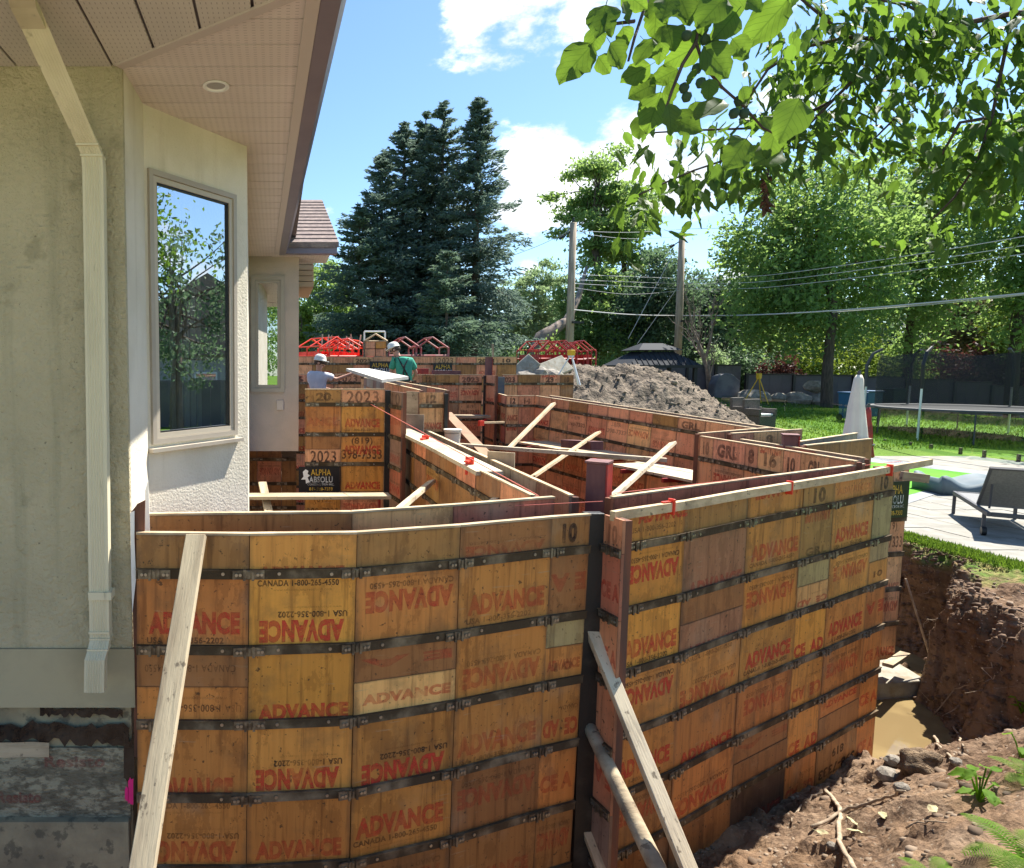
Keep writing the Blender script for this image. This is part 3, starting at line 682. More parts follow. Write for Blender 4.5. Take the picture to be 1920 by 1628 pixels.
form_wall('furthest form wall with several 2023 marks in front of the red racks', [PX(p,19.5,671) for p in p7], .31, -3.0, S, pal='ijkb', seed=34, rail=m_newwood)

# black posts, steel slab
def post(label, x, Y, ztop, zbot, w=.07, d=.07, mat=m_blackpost, name='corner_post', rz=0, cat='post'):
    p = PX(x, Y, 800); o = MB().box((-w/2, -d/2, 0), (w/2, d/2, ztop-zbot)).build(name, mat, bevel=.004)
    o.location = (p[0], p[1], zbot); o.rotation_euler = (0, 0, rz); return tag(o, label, cat)
post('black steel corner post in the joint of the near wall', 1119, 4.17, -.915, ZB, .115, .07)
post('black steel post at the right edge of the 2023 panel', 726.5, 8.95, -.3, -3.7)
post('black steel post in the notch of the back wall', 908, 14.92, -.17, -3.7)
post('dark blue steel plate standing in the notch of the back wall', 935, 14.7, -.2, -1.3, .2, .03, M('blue_steel', (.05,.08,.14), (.12,.12,.13), .4, 4, .1, metal=.4), 'steel_plate', cat='steel plate')
post('dark post at the right side of the form end marked 12', 835, 9.58, -.37, -2.8, .05, .06)

# red form spacers: sunlit side painted bright red, shaded sides painted purple
def spacer(label, x, ytop, ybot, Y, w, d, rz):
    top = W(x, ytop, Y); bot = W(x, ybot, Y); root = empty('form_spacer', (top.x, top.y, bot.z), rz, label, 'spacer')
    H = top.z-bot.z
    MB().box((-w/2, 0, 0), (w/2, d, H)).build('shaded_core', m_purple, root, bevel=.004)
    MB().box((w/2+.001, -.004, 0), (w/2+.012, d+.004, H)).build('lit_red_face', m_red, root)
    MB().box((-w/2-.01, -.01, H+.001), (w/2+.014, d+.01, H+.016)).build('cap', m_purple, root)
    return root
spacer('tall red form spacer, shaded sides painted purple, standing behind the corner post', 1118, 870, 965, 4.72, .13, .16, R(-38))
spacer('small red form spacer, shaded sides painted purple, above the GRL wall', 1484, 818, 852, 7.3, .13, .17, R(-30))
spacer('thin maroon form spacer in the back wall beside the upright stud', 917, 671, 706, 15.2, .14, .1, R(-10))

def beam(name, label, p, q, w, h, mat, roll=0, cat='timber', group=None, bevel=.004):
    p, q = Vector(p), Vector(q); o = MB().box((0, -w/2, -h/2), ((q-p).length, w/2, h/2)).build(name, mat, bevel=bevel); o.location = p
    o.rotation_mode = 'QUATERNION'; o.rotation_quaternion = ((q-p).to_track_quat('X', 'Z').to_matrix() @ Matrix.Rotation(roll, 3, 'X')).to_quaternion()
    return tag(o, label, cat, group)
# upright stud at the back, plywood spacers
beam('upright_stud', 'pale stud standing up behind the furthest form wall', W(924,703,19.7), W(924,645,19.7), .09, .04, m_oldwood)
def ply(label, x0, y0, x1, y1, Y0, Y1, mat=m_ply, t=.018):
    a, b = W(x0, y0, Y0), W(x1, y0, Y1); zb = W(x0, y1, Y0).z; d = Vector((b.x-a.x, b.y-a.y, 0))
    m = MB().box((0, 0, 0), (d.length, t, a.z-zb)).build('plywood_spacer', mat); m.location = (a.x, a.y, zb); m.rotation_euler = (0, 0, math.atan2(d.y, d.x))
    return tag(m, label, 'plywood')
ply('square plywood piece stuck between the skins nearest the red spacer', 914, 846, 965, 910, 6.5, 6.35)
ply('plywood piece stuck between the skins below the form end marked 12', 759, 777, 795, 825, 9.3, 9.2, M('grey_ply', (.36,.32,.24), (.26,.22,.16), .85, 6, .2))
ply('pale upright plywood left of the form end marked 12', 762, 734, 785, 780, 9.9, 9.7, m_palewood)

# planks and braces
beam('top_plank', 'white plank clamped on the middle wall, far one', W(732,797,9.9), W(822,839,7.4), .24, .04, m_palewood, cat='plank')
beam('top_plank', 'white plank clamped on the middle wall, near one with a broken end', W(820,838,7.45), W(918,888,5.72), .24, .04, m_palewood, cat='plank')
tp = []
for (x, y, d) in ((1148,969,4.06),(1173,960,4.13),(1287,940,4.41),(1405,919,4.82),(1508,903,5.21),(1567,894,5.45),(1643,881,5.83),(1690,873,6.1),(1745,863,6.45)): tp.append(W(x, y, d))
for p in tp: p.z = -.905
o = MB().sweep(tp, [(-.018,-.04),(.018,-.04),(.018,.022),(-.018,.022)]).build('top_timber', m_newwood, bevel=.003); tag(o, 'long new timber running along the top of the near wall and past its end', 'timber')
beam('short_timber', 'short grey timber end sticking out at the right corner of the near wall', W(1690,892,6.9), W(1740,898,6.9), .04, .09, m_oldwood)
def clamp(label, x, y, Y, rz=0, s=1.0):
    p = W(x, y, Y); root = empty('timber_clamp', p, rz, label, 'clamp', 'red clamps along the form tops')
    MB().box((-.008*s,-.026*s,-.07*s),(.008*s,.022*s,.035*s)).build('clamp_body', m_redclamp, root, bevel=.003)
    MB().box((-.08*s,-.012*s,.012*s),(-.008*s,.012*s,.02*s)).build('clamp_arm', m_redclamp, root)
    return root
clamp('red clamp on the timber just right of the tall red spacer', 1259, 945, 4.33, R(20))
clamp('red clamp on the timber midway along the right half of the near wall', 1480, 910, 5.10, R(25))
clamp('red clamp on the timber at the right end of the near wall', 1668, 878, 5.95, R(25))
clamp('red clamp on the white planks at their far end', 748, 798, 9.2, R(60), 1.9)
clamp('red clamp where the two white planks meet', 797, 826, 8.0, R(60), 1.8)
clamp('red clamp near the broken end of the near white plank', 880, 868, 6.1, R(60), 1.6)
BG = 'diagonal braces inside the formwork'
beam('brace', 'furthest pale brace leaning on the long right wall', W(1038,757,12.7), W(952,843,11.0), .09, .045, m_newwood, R(20), group=BG, cat='brace')
beam('brace', 'second furthest pale brace leaning on the long right wall', W(1122,811,11.3), W(998,895,9.2), .09, .04, m_newwood, R(20), group=BG, cat='brace')
beam('brace', 'nearest pale brace leaning on the long right wall', W(1262,831,9.2), W(1148,932,6.9), .09, .04, m_palewood, R(20), group=BG, cat='brace')
beam('brace', 'pale brace in the left pit left of the middle wall', W(810,903,7.2), W(728,972,5.6), .09, .04, m_palewood, R(20), group=BG, cat='brace')
beam('brace', 'short brace end just over the inner skin near the middle wall', W(936,934,5.4), W(890,962,4.95), .09, .04, m_palewood, R(20), group=BG, cat='brace')
beam('long_beam', 'long pale beam lying across the inner pit', W(840,833,9.4), W(1250,863,8.4), .07, .05, m_palewood)
beam('brown_board', 'brown board leaning down beside the white bucket', W(838,775,11.5), W(925,868,8.5), .16, .04, M('brown_board_wood', (.32,.19,.11), (.24,.14,.08), .8, 5, .2), cat='board')
beam('red_bar', 'thin bar with a red plate reaching from the form block', W(903,793,12.5), W(945,792,13.2), .03, .04, m_newwood, cat='bar')
o = beam('red_plate', 'small red plate at the end of a thin bar by the bucket', W(898,794,12.4), W(906,794,12.5), .05, .1, m_redclamp, cat='plate')
# scaffold planks on the right wall
def platform(label, a, b, n, w, mat, z):
    a, b = Vector((*a, z)), Vector((*b, z)); d = (b-a); u = d.normalized(); s = Vector((u.y, -u.x, 0))
    root = empty('scaffold_platform', a, 0, label, 'scaffold')
    for i in range(n):
        k0 = random.uniform(-.15, .15); k1 = random.uniform(-.2, .2)
        MB().bar(-s*(w*(i+.5))+u*k0+Vector((0,0,random.uniform(-.004,.004))), d-s*(w*(i+.5))+u*k1, w-.008, .038).build('plank', mat, root, bevel=.003)
    for k in (.15, .5, .85):
        p = d*k; MB().bar(p+s*.1+Vector((0,0,-.05)), p-s*(w*n+.05)+Vector((0,0,-.05)), .04, .06).build('bracket', m_red, root)
    return root
platform('sunlit scaffold planks along the long right wall, far stretch', (4.72,12.9), (5.35,10.5), 3, .24, m_newwood, -1.46)
platform('sunlit scaffold planks along the long right wall, near stretch', (5.25,10.4), (5.72,8.1), 3, .24, m_palewood, -1.52)
o = beam('maroon_box', 'maroon form box lying on the far scaffold planks', W(1062,832,11.8), W(1120,836,10.6), .2, .14, m_purple, cat='box', bevel=.005)
tag(beam('bench_plank', 'grey bench plank in front of the low signs in the left pit', W(462,931,7.9), W(731,930,7.9), .24, .04, m_oldwood), cat='plank')
beam('leaning_board', 'narrow board leaning under the bench plank at left', W(492,905,8.2), W(507,975,7.6), .1, .03, m_oldwood, cat='board')
beam('bench_plank', 'grey plank bench under the back wall phone number', W(834,780,14.2), W(916,781,14.2), .28, .05, m_oldwood, cat='plank')
beam('red_bracket', 'red bracket hanging under the left bench plank', W(711,934,7.95), W(711,955,7.95), .06, .03, m_red, cat='bracket')
beam('red_bracket', 'red bracket hanging under the back wall bench', W(909,785,14.1), W(909,797,14.1), .1, .06, m_red, cat='bracket')
# bucket
bp_ = W(848, 838, 9.35); br = empty('bucket', bp_, 0, 'white plastic bucket standing between the forms', 'bucket')
MB().lathe([(.095,0),(.115,.22),(.125,.222),(.125,.235),(.108,.235),(.09,.01)], 24).build('pail', m_bucket, br, smooth=False)
MB().tube([(.125*math.cos(a), .125*math.sin(a), .2-.06*math.sin(a) if False else .2) for a in np.linspace(math.pi, 2*math.pi, 12)], .004, 6).build('handle', m_latch, br)
MB().lathe([(.0,.236),(.127,.236),(.127,.25),(.0,.252)], 24).build('lid', m_bucket, br)

# leaning timbers in front
beam('leaning_plank', 'long weathered grey plank leaning against the left end of the near wall', W(368,1004,3.40), W(368,1004,3.40)+(W(262,1660,2.45)-W(368,1004,3.40))*1.6, .105, .035, m_oldwood, R(4), cat='plank')
a = W(1106,1172,4.18); beam('leaning_stud', 'long pale stud propped against the corner post', a, a+(W(1300,1650,3.4)-a)*1.35, .085, .045, m_palewood, R(12), cat='stud')
a = W(1098,1348,4.2); d = (W(1243,1650,3.45)-a)*1.3
o = MB().tube([Vector((0,0,0)), d*.3, d*.6, d], [.042,.045,.048,.05], 12).build('round_pole', m_oldwood, smooth=True); o.location = a; tag(o, 'mud caked round wooden pole propped below the pale stud', 'pole')
a = W(1100,1548,4.18); beam('leaning_stud', 'short end of a brown stud at the bottom of the corner post', a, a+(W(1150,1680,3.9)-a)*1.5, .085, .045, m_newwood, R(10), cat='stud')
# strings
def string(label, p, q, r=.0025, mat=m_pinkstring, name='string_line', cat='string', sag=0):
    p, q = Vector(p), Vector(q); o = MB().tube([p.lerp(q, k/8)-p-Vector((0,0,sag*4*(k/8)*(1-k/8))) for k in range(9)], r, 5).build(name, mat); o.location = p; return tag(o, label, cat)
string('pink string stretched along the near wall from the left end', W(262,985,4.0), W(1130,940,4.35))
string('pink string stretched along the right half of the near wall', W(1150,925,4.5), W(1690,865,6.6))
string('pink string running back over the middle wall', W(1010,930,4.7), W(640,728,10.5), .004)

# black construction signs
def sign(label, parent_pos, rz, w, h, full=True, s=1):
    root = empty('construction_sign', parent_pos, rz, label, 'sign')
    MB().box((0,-.006,0),(w,0,h)).build('board', M('sign_black', (.012,.012,.014), None, .35, bump=0), root)
    WH, YE = (.8,.8,.78), (.8,.5,.06)
    y = -.0085
    if full:
        put_text(root, 'ALPHA', w*.55, h*.78, w*.5, h*.24, YE, 1, False, .02, y)
        put_text(root, 'ABSOLU', w*.55, h*.50, w*.58, h*.24, WH, 1, False, .02, y)
        put_text(root, 'CONSTRUCTION INC.', w*.55, h*.31, w*.66, h*.08, WH, 1, False, .01, y)
        put_text(root, '819 398-7333', w*.55, h*.13, w*.58, h*.13, YE, 1, False, .03, y)
        hm = MB().raw([(w*x, y, h*z) for x, z in ((.06,.5),(.12,.62),(.10,.80),(.17,.9),(.24,.84),(.22,.72),(.28,.66),(.22,.58),(.27,.4),(.18,.34),(.17,.5))], [tuple(range(11))]).build('emblem', m_white, root)
    else:
        put_text(root, 'ALPHA', w*.5, h*.74, w*.8, h*.3, YE, 1, False, .02, y); put_text(root, 'ABSOLU', w*.5, h*.4, w*.9, h*.26, WH, 1, False, .02, y)
    return root
p = W(560, 923, 8.85); sign('black construction sign with yellow and white lettering low on the wall marked 20', p, 0, .54, .345)
p = W(1671, 971, 7.15); q = PX(1706, 7.35, 900)
sgn = sign('black sign half hidden past the right end of the near wall', (p.x-.27, p.y-.07, p.z), math.atan2(.1,.4), .5, .40)
p = W(693, 705, 19.4); sign('small black sign under a 2023 mark behind the worker in green', p, 0, .6, .42, False)
p = W(812, 707, 19.4); sign('small black sign on the furthest wall right of the worker in green', p, 0, .55, .4, False)

# ------------------------------------------------------------------ the house on the left
YF = 3.52; cor = W(228, 125, YF); ZS = cor.z
house = empty('house', (-3, 6, -2), 0, 'pale stucco house with a bay window and wide vinyl soffit filling the left side', 'house')
HI = Matrix.Translation((3, -6, 2))
def hpart(mb, name, mat, parent=house, **k):
    o = mb.build(name, mat, parent, **k)
    if parent is house: o.matrix_local = HI
    return o
c1 = G(268, 195, ZS); c2 = G(463, 275, ZS); YW2 = G(500, 483, ZS).y
zb = W(255, 1325, YF).z; zp = W(255, 1215, YF).z
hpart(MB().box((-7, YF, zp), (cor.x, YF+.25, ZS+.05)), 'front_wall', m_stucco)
hpart(MB().box((-7, YF-.012, zb), (cor.x+.012, YF+.24, zp-.002)), 'parging_band', M('parging', (.42,.37,.235), (.35,.31,.20), .9, 3, .25, 40))
hpart(MB().box((-7, YF+.03, -4), (cor.x-.02, YF+.3, zb-.003)), 'foundation_wall', m_block)
# tar, membrane, ledge on the foundation
def blotch(name, x0, x1, y0, y1, mat, off, amp=6, seed=1, n=28):
    rr = random.Random(seed); top = []; bot = []
    for i in range(n+1):
        x = x0+(x1-x0)*i/n
        top.append(W(x, y0+rr.uniform(-amp, amp), YF+off)); bot.append(W(x, y1+rr.uniform(-amp, amp), YF+off))
    vs = top+bot; m = MB(); m.raw(vs, [(i, i+1, n+2+i, n+1+i)[::-1] for i in range(n)])
    return hpart(m, name, mat)
hpart(MB().box((-7, YF+.012, W(100,1545,YF).z), (cor.x-.03, YF+.02, W(100,1405,YF).z)), 'waterproof_membrane', m_membrane)
blotch('tar_coat', -40, 242, 1358, 1392, m_tar, .008, 9, 2)
blotch('tar_coat', 75, 230, 1328, 1342, m_tar, .007, 5, 3)
blotch('tar_coat', 232, 252, 1380, 1470, m_tar, .006, 14, 4, 6)
blotch('wood_strip', -40, 92, 1392, 1420, m_oldwood, .004, 1, 5, 4)
hpart(MB().box((-7, YF-.03, W(100,1625,YF).z), (cor.x-.035, YF+.028, W(100,1535,YF).z)), 'foundation_ledge', m_block)
hpart(MB().box((-7, YF-.045, -4), (cor.x-.035, YF+.028, W(100,1630,YF).z)), 'footing', m_conc)
for (x0_, x1_, ya_, yb_) in ((240, 250, 1462, 1506), (234, 241, 1478, 1500)): blotch('pink_paint_mark', x0_, x1_, ya_, yb_, m_pink, .003, 5, 6, 5)
for (s, x, y, w_) in (('Resisto', 140, 1428, 110), ('Resisto', 36, 1495, 80)):
    p = W(x, y, YF+.008)-Vector((-3, 6, -2)); put_text(house, s, p.x, p.z, w_/330, .07, (.30,.06,.05), .6, False, .03, p.y)
# torn edge at the end of the stucco
def strip(name, pts, Y, mat, t=.01):
    a = [W(x, y, Y) for x, y in pts]; n = len(a); b = [p+Vector((0, t, 0)) for p in a]
    m = MB().raw(a+b, [tuple(range(n))[::-1], tuple(range(n, 2*n))]+[(i, (i+1) % n, n+(i+1) % n, n+i) for i in range(n)])
    return hpart(m, name, mat)
strip('broken_sheathing', [(246,960),(258,945),(272,938),(271,1000),(258,1000),(258,1150),(264,1420),(252,1420),(250,1210),(247,1060)], YF-.005, M('torn_wood', (.22,.09,.05), (.10,.05,.035), .9, 9, .5, stretch=(1,1,.3)))
strip('torn_paper', [(244,962),(252,958),(252,1010),(255,1085),(248,1150),(246,1080)], YF-.018, m_white, .003)
strip('torn_paper', [(272,920),(278,900),(281,1000),(272,1000)], YF+.2, m_white, .003)
# return, bay face with its window, bay side
def vwall(name, a, b, z0, z1, mat, t=.15):
    a, b = Vector((a[0], a[1], 0)), Vector((b[0], b[1], 0)); u = (b-a).normalized(); n = Vector((-u.y, u.x, 0))*t
    v = [a, b, b+n, a+n]; return hpart(MB().poly([(p.x, p.y) for p in v], z0, z1), name, mat)
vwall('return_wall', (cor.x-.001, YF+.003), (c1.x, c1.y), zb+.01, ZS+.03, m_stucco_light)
bu = Vector((c2.x-c1.x, c2.y-c1.y, 0)); bl = bu.length; ba = math.atan2(bu.y, bu.x); bu.normalize(); bn = Vector((bu.y, -bu.x, 0))
def on_bay(x, y):
    r = ray(x, y); p0 = Vector((c1.x, c1.y, 0)); t_ = p0.dot(bn)/r.dot(bn); p = r*t_
    return (p-p0).dot(bu), p.z
MBAY = Matrix.Translation((c1.x, c1.y, 0)) @ Matrix.Rotation(ba, 4, 'Z')
wx0 = (on_bay(273, 322)[0]+on_bay(286, 835)[0])/2; wx1 = on_bay(441, 580)[0]; wz1 = (on_bay(275, 322)[1]+on_bay(438, 360)[1])/2; wz0 = on_bay(300, 832)[1]
def bay(mb, name, mat, parent=house, **k):
    o = mb.build(name, mat, parent, **k); o.matrix_local = (HI @ MBAY) if parent is house else Matrix(); return o
bb = MB()
bb.box((0, 0, -2), (wx0, .14, ZS+.03)); bb.box((wx1, 0, -2), (bl, .14, ZS+.03)); bb.box((wx0+.0005, .0, -2), (wx1-.0005, .139, wz0)); bb.box((wx0+.0005, .0, wz1), (wx1-.0005, .139, ZS+.028))
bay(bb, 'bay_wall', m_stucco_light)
vwall('bay_side_wall', (c2.x, c2.y), (-.40, YW2), -2.0, ZS+.03, m_stucco_light)
def ring(x0, x1, z0, z1, w, ya, yb): return MB().box((x0,ya,z0),(x0+w,yb,z1)).box((x1-w,ya,z0),(x1,yb,z1)).box((x0+w,ya,z0),(x1-w,yb,z0+w)).box((x0+w,ya,z1-w),(x1-w,yb,z1))
win = bay(ring(wx0-.0, wx1+.0, wz0-.0, wz1+.0, .032, -.02, .06), 'window', m_frame)
bay(ring(wx0+.034, wx1-.034, wz0+.034, wz1-.034, .032, -.010, .05), 'sash_frame', M('sash_paint', (.50,.44,.35), None, .45, bump=.02), win)
bay(ring(wx0+.067, wx1-.067, wz0+.067, wz1-.067, .009, -.002, .03), 'gasket', m_black, win)
bay(MB().box((wx0+.076,.012,wz0+.076),(wx1-.076,.018,wz1-.076)), 'window_glass', m_winglass, win)
bay(MB().box((wx0-.03,-.05,wz0-.045),(wx1+.03,.02,wz0-.022)), 'sill', m_frame, win)
cv = MB()
for k in range(14):
    x = wx0+.46+k*.022; cv.box((x, .30+.012*(k % 3), wz0+.0), (x+.024, .315+.012*(k % 3), wz1))
bay(cv, 'curtain', M('curtain_cloth', (.5,.5,.45), None, .9, bump=.1), win)
# room behind the bay
hpart(MB().poly([(-3.2, 4.4), (-3.0, 4.4), (-3.0, 9.5), (-3.2, 9.5)], -1.4, ZS), 'room_wall', M('room_paint', (.45,.43,.38), None, .9, bump=0))
hpart(MB().poly([(-3.0, 8.4), (-.5, 8.4), (-.5, 8.5), (-3.0, 8.5)], -1.4, ZS-.01), 'room_wall', M('room_paint_dark', (.16,.15,.14), None, .9, bump=0))
hpart(MB().poly([(-3.0, YF+.3), (-.95, YF+.3), (-.5, 4.7), (-.5, YW2-.3), (-3.0, 9.3)], -1.45, -1.4), 'room_floor', M('room_floor_wood', (.18,.11,.06), None, .6, bump=0))
# far stucco wall
p0 = W(440, 700, YW2); p1 = W(560, 700, YW2); zlow = W(520, 846, YW2).z
fw = MB(); a0, a1 = W(473, 520, YW2-.01), W(531, 733, YW2-.01)
fw.box((p0.x, YW2, zlow), (a0.x, YW2+.2, ZS+.03)).box((a1.x, YW2, zlow), (p1.x, YW2+.2, ZS+.03)).box((a0.x+.0005, YW2, zlow), (a1.x-.0005, YW2+.199, a1.z)).box((a0.x+.0005, YW2, a0.z), (a1.x-.0005, YW2+.199, ZS+.028))
hpart(fw, 'far_wall', M('stucco_pinkish', (.52,.43,.36), (.46,.39,.33), .9, 3, .3, 60))
w2 = hpart(ring(a0.x-.02, a1.x+.02, a1.z-.02, a0.z+.02, .06, YW2-.03, YW2+.05), 'window', m_frame)
ring(a0.x+.042, a1.x-.042, a1.z+.042, a0.z-.042, .04, YW2-.015, YW2+.04).build('sash_frame', m_frame, w2)
MB().box((a0.x+.083, YW2+.01, a1.z+.083), (a1.x-.083, YW2+.016, a0.z-.083)).build('window_glass', m_winglass, w2)
hpart(MB().box((-3, YW2+1.2, zlow), (p1.x, YW2+1.25, ZS)).box((p1.x-.05, YW2+.21, zlow), (p1.x, YW2+1.19, ZS)).box((-3, YW2+.21, zlow), (p1.x-.06, YW2+1.19, zlow+.05)), 'room_wall', M('room_dark', (.10,.10,.10), None, .9, bump=0))
e = W(525, 760, YW2); hpart(MB().box((e.x-.05, YW2-.03, e.z-.07), (e.x+.05, YW2-.001, e.z+.07)), 'outlet_cover', M('outlet', (.55,.48,.42), None, .5, bump=0), bevel=.008)
# soffit
eA, eB = G(600, 0, ZS), G(523, 475, ZS)
def eaveX(Y): return eA.x+(eB.x-eA.x)*(Y-eA.y)/(eB.y-eA.y)
dA = G(540, -5, ZS)
def diagX(Y): return cor.x+(dA.x-cor.x)*(Y-cor.y)/(dA.y-cor.y)
def soffit(pts, mat): hpart(MB().poly(pts, ZS, ZS+.012), 'soffit_panel', mat)
Y = cor.y-.02; ys = []
step = .232
k = 0
y0 = cor.y-step*6
while y0 < eB.y+.2:
    ya, yb = y0+.006, y0+step-.006
    if yb > eB.y+.25: yb = eB.y+.25
    def lx(Yv): return diagX(Yv) if Yv < cor.y else cor.x-.05 if Yv < c1.y+.1 else -.9
    xa, xb = lx(ya), lx(yb)
    if eaveX(ya)-min(xa, xb) > .02 and xa < eaveX(ya):
        soffit([(xa, ya), (eaveX(ya)-.0, ya), (eaveX(yb), yb), (min(xb, eaveX(yb)-.01), yb)], m_soffit)
    y0 += step
x0 = cor.x-.045-.243*12
while x0 < dA.x:
    xa, xb = x0+.007, x0+.236
    def ty(x): return cor.y-.002 if x < cor.x else cor.y+(dA.y-cor.y)*(x-cor.x)/(dA.x-cor.x)-.002
    soffit([(xa, 1.9), (xb, 1.9), (xb, ty(xb)), (xa, ty(xa))], m_soffit_grey); x0 += .243
hpart(MB().poly([(-7, 1.9), (eaveX(1.9), 1.9), (eaveX(10), 10), (-7, 10)], ZS+.014, ZS+.03), 'soffit_backing', m_dark_trim)
m_trimv = M('soffit_trim_paint', (.52,.45,.41), None, .5, bump=0)
hpart(MB().bar((cor.x-.01, cor.y-.01, ZS-.004), (dA.x+.1, dA.y-.075, ZS-.004), .05, .012), 'soffit_trim', m_trimv)
hpart(MB().bar((eaveX(1.9)-.03, 1.9, ZS-.008), (eaveX(eB.y)-.03, eB.y, ZS-.008), .06, .016), 'soffit_trim', m_trimv)
lc = G(405, 160, ZS); li = hpart(MB().lathe([(.062,0),(.072,-.004),(.072,-.01),(.058,-.01),(.05,-.002)], 28, (lc.x, lc.y, ZS)), 'recessed_light', m_white)
MB().lathe([(.0,-.0015),(.05,-.0015),(.05,-.003),(0,-.003)], 24, (lc.x, lc.y, ZS)).build('lamp_glass', M('lamp_frosted', (.35,.33,.31), None, .3, bump=0), li)
# gutters: along the eave, then turning to face the camera
GE = W(632, 481, eB.y); gz = W(600, 482, eB.y-.1).z
ZG = ZS-.012
path = [(eaveX(1.9), 1.9), (eaveX(4), 4), (eaveX(7), 7), (eaveX(eB.y), eB.y)]
hpart(MB().sweep([(x+.002, y, ZG) for x, y in path], [(0,0),(.085,0),(.10,.02),(.10,.05),(.125,.085),(.125,.115),(.112,.115),(.0,.112)]), 'gutter', m_gutter)
hpart(MB().box((eB.x+.002, eB.y-.02, ZG-.0), (GE.x, eB.y+.1, ZG+.12)).box((eB.x+.0, eB.y-.035, ZG+.085), (GE.x+.01, eB.y-.02, ZG+.125)), 'gutter', m_gutter, bevel=.008)
hpart(MB().box((eB.x-.1, eB.y+.11, ZG+.02), (GE.x-.08, eB.y+.9, ZG+.03)), 'return_soffit', m_soffit)
# roof above the near eave (seen from below the gutter only) and the shingled return
rf = MB(); rf.poly([(eaveX(1.9)+.05, 1.9), (eaveX(1.9)+.05, eB.y+.3), (-7, eB.y+.3), (-7, 1.9)][::-1], 0, .02)
rf.v = [(x, y, z+ZS+.16+(.5-x)*.35) for x, y, z in rf.v]; hpart(rf, 'main_roof', m_shingle)
r0, r1 = eB.x-.05, GE.x+.02; top0 = W(560, 376, eB.y+2.3); top1 = W(604, 376, eB.y+2.3)
n = 13
for i in range(n):
    a, b = i/n, (i+1)/n; ym = eB.y-.04
    A = Vector((r0, ym, ZG+.13)).lerp(Vector((r0, top0.y, top0.z)), a); B = Vector((r1, ym, ZG+.13)).lerp(Vector((top1.x, top1.y, top1.z)), a)
    C = Vector((r0, ym, ZG+.13)).lerp(Vector((r0, top0.y, top0.z)), b+.01); D = Vector((r1, ym, ZG+.13)).lerp(Vector((top1.x, top1.y, top1.z)), b+.01)
    up = Vector((0, -.25, 1)).normalized()*.022; dn = Vector((0, 0, -.05))
    hpart(MB().raw([A+dn, B+dn, D+dn, C+dn, A+up, B+up, D+up*.2, C+up*.2], [(0,3,2,1),(4,5,6,7),(0,1,5,4),(1,2,6,5),(2,3,7,6),(3,0,4,7)]), 'shingle_course', m_shingle)
for i in range(5):
    a = W(560, 486+i*10.5, YW2+.9); b = W(588, 496+i*10.5, YW2+.9); hpart(MB().box((a.x-.1, YW2+.9-.004*i, b.z), (b.x, YW2+2.5, a.z-.006)), 'siding_board', m_tan)
# downspout
ds = []
for (x, y, Y) in ((28,-60,2.5),(40,10,2.80),(60,50,2.95),(168,276,3.405),(176,296,3.435),(178,320,3.44),(190,1180,3.44),(191,1192,3.44),(187,1212,3.41),(181,1232,3.375),(180,1292,3.36)): ds.append(W(x, y, Y))
gx = .052; prof = [(-gx,0),(-gx,-.06)]+[(-gx+.012+2*(gx-.012)*i/12, -.06-(.005 if i % 2 else 0)) for i in range(13)]+[(gx,-.06),(gx,0)]
m = MB(); n = len(prof)
for i, p in enumerate(ds):
    for a, b in prof: m.v.append((p.x+a, p.y+b+.02, p.z + (-b*.9 if i in (1, 2) else 0)))
for i in range(len(ds)-1):
    for j in range(n): m.f.append((i*n+j, i*n+(j+1) % n, (i+1)*n+(j+1) % n, (i+1)*n+j))
m.f.append(tuple(range(n))); m.f.append(tuple((len(ds)-1)*n+j for j in range(n))[::-1])
spo = hpart(m, 'downspout', m_spout)
for i in (3, 4, 6, 7, 8):
    p = ds[i]; q = Vector((p.x, p.y+.02, p.z)); MB().box((q.x-gx-.003, q.y-.069, q.z-.006), (q.x+gx+.003, q.y+.002, q.z+.003)).build('joint_ring', m_spout, spo)
p = W(192, 1112, 3.44); MB().box((p.x-gx-.008, p.y-.055, p.z-.02), (p.x+gx+.008, p.y+.03, p.z+.02)).build('strap', m_spout, spo)

# ------------------------------------------------------------------ terrain
YARD = -2.35
def lawnz(X, Y):
    return YARD+np.clip((Y-17)/17, 0, 1.3)*np.clip(.85-.075*(X-23), -.6, .95)
def xb(Y): return np.interp(Y, [0, 4.6, 5.4, 6.0, 7.2, 7.9, 9, 14, 20, 20.6], [6.5, 6.4, 6.35, 6.55, 7.15, 8.0, 8.25, 8.2, 8.3, 5.0])
nx, ny = 420, 560
gx_, gy_ = np.meshgrid(np.concatenate([np.linspace(-3, 2, 60), np.linspace(2.03, 9.4, 300), ]), np.concatenate([np.linspace(-2, 2.5, 50), np.linspace(2.53, 9.5, 330), np.linspace(9.6, 22, 80)]))
s_ = (gx_-2.25)*.487-(gy_-4.3)*.873
wob = fbm(gx_*2.2, gy_*2.2, 4, 3)*.55
e_ = gx_-xb(gy_)+wob+fbm(gx_*7, gy_*7, 3, 31)*.18
t_w = (gx_-2.25)*.873+(gy_-4.3)*.487
ramp = -3.66-.25*ssn(t_w, 3.3, 4.1)+1.6*ssn(s_+wob*.5+.15, -.1, 2.5)
tr = -3.78+1.32*ssn(e_, -.02, .5)+.12*ssn(e_, .5, 1.4)
tr = np.where(gy_ > 20.3, YARD, tr)
z_ = np.maximum(tr, ramp)
steep = ssn(e_, -.1, .1)*(1-ssn(e_, .45, .8))
rough = fbm(gx_*3, gy_*3, 5, 5)*.16+fbm(gx_*14, gy_*14, 4, 8, .65)*.07
clod = np.maximum(0, fbm(gx_*6, gy_*6, 3, 12)-.12)*.35
flat = ssn(gx_, 8.5, 8.8)*ssn(gy_, 3, 6)
z_ = z_+(rough+clod)*(1-flat)+steep*fbm(gx_*9, gy_*9, 4, 21)*.35
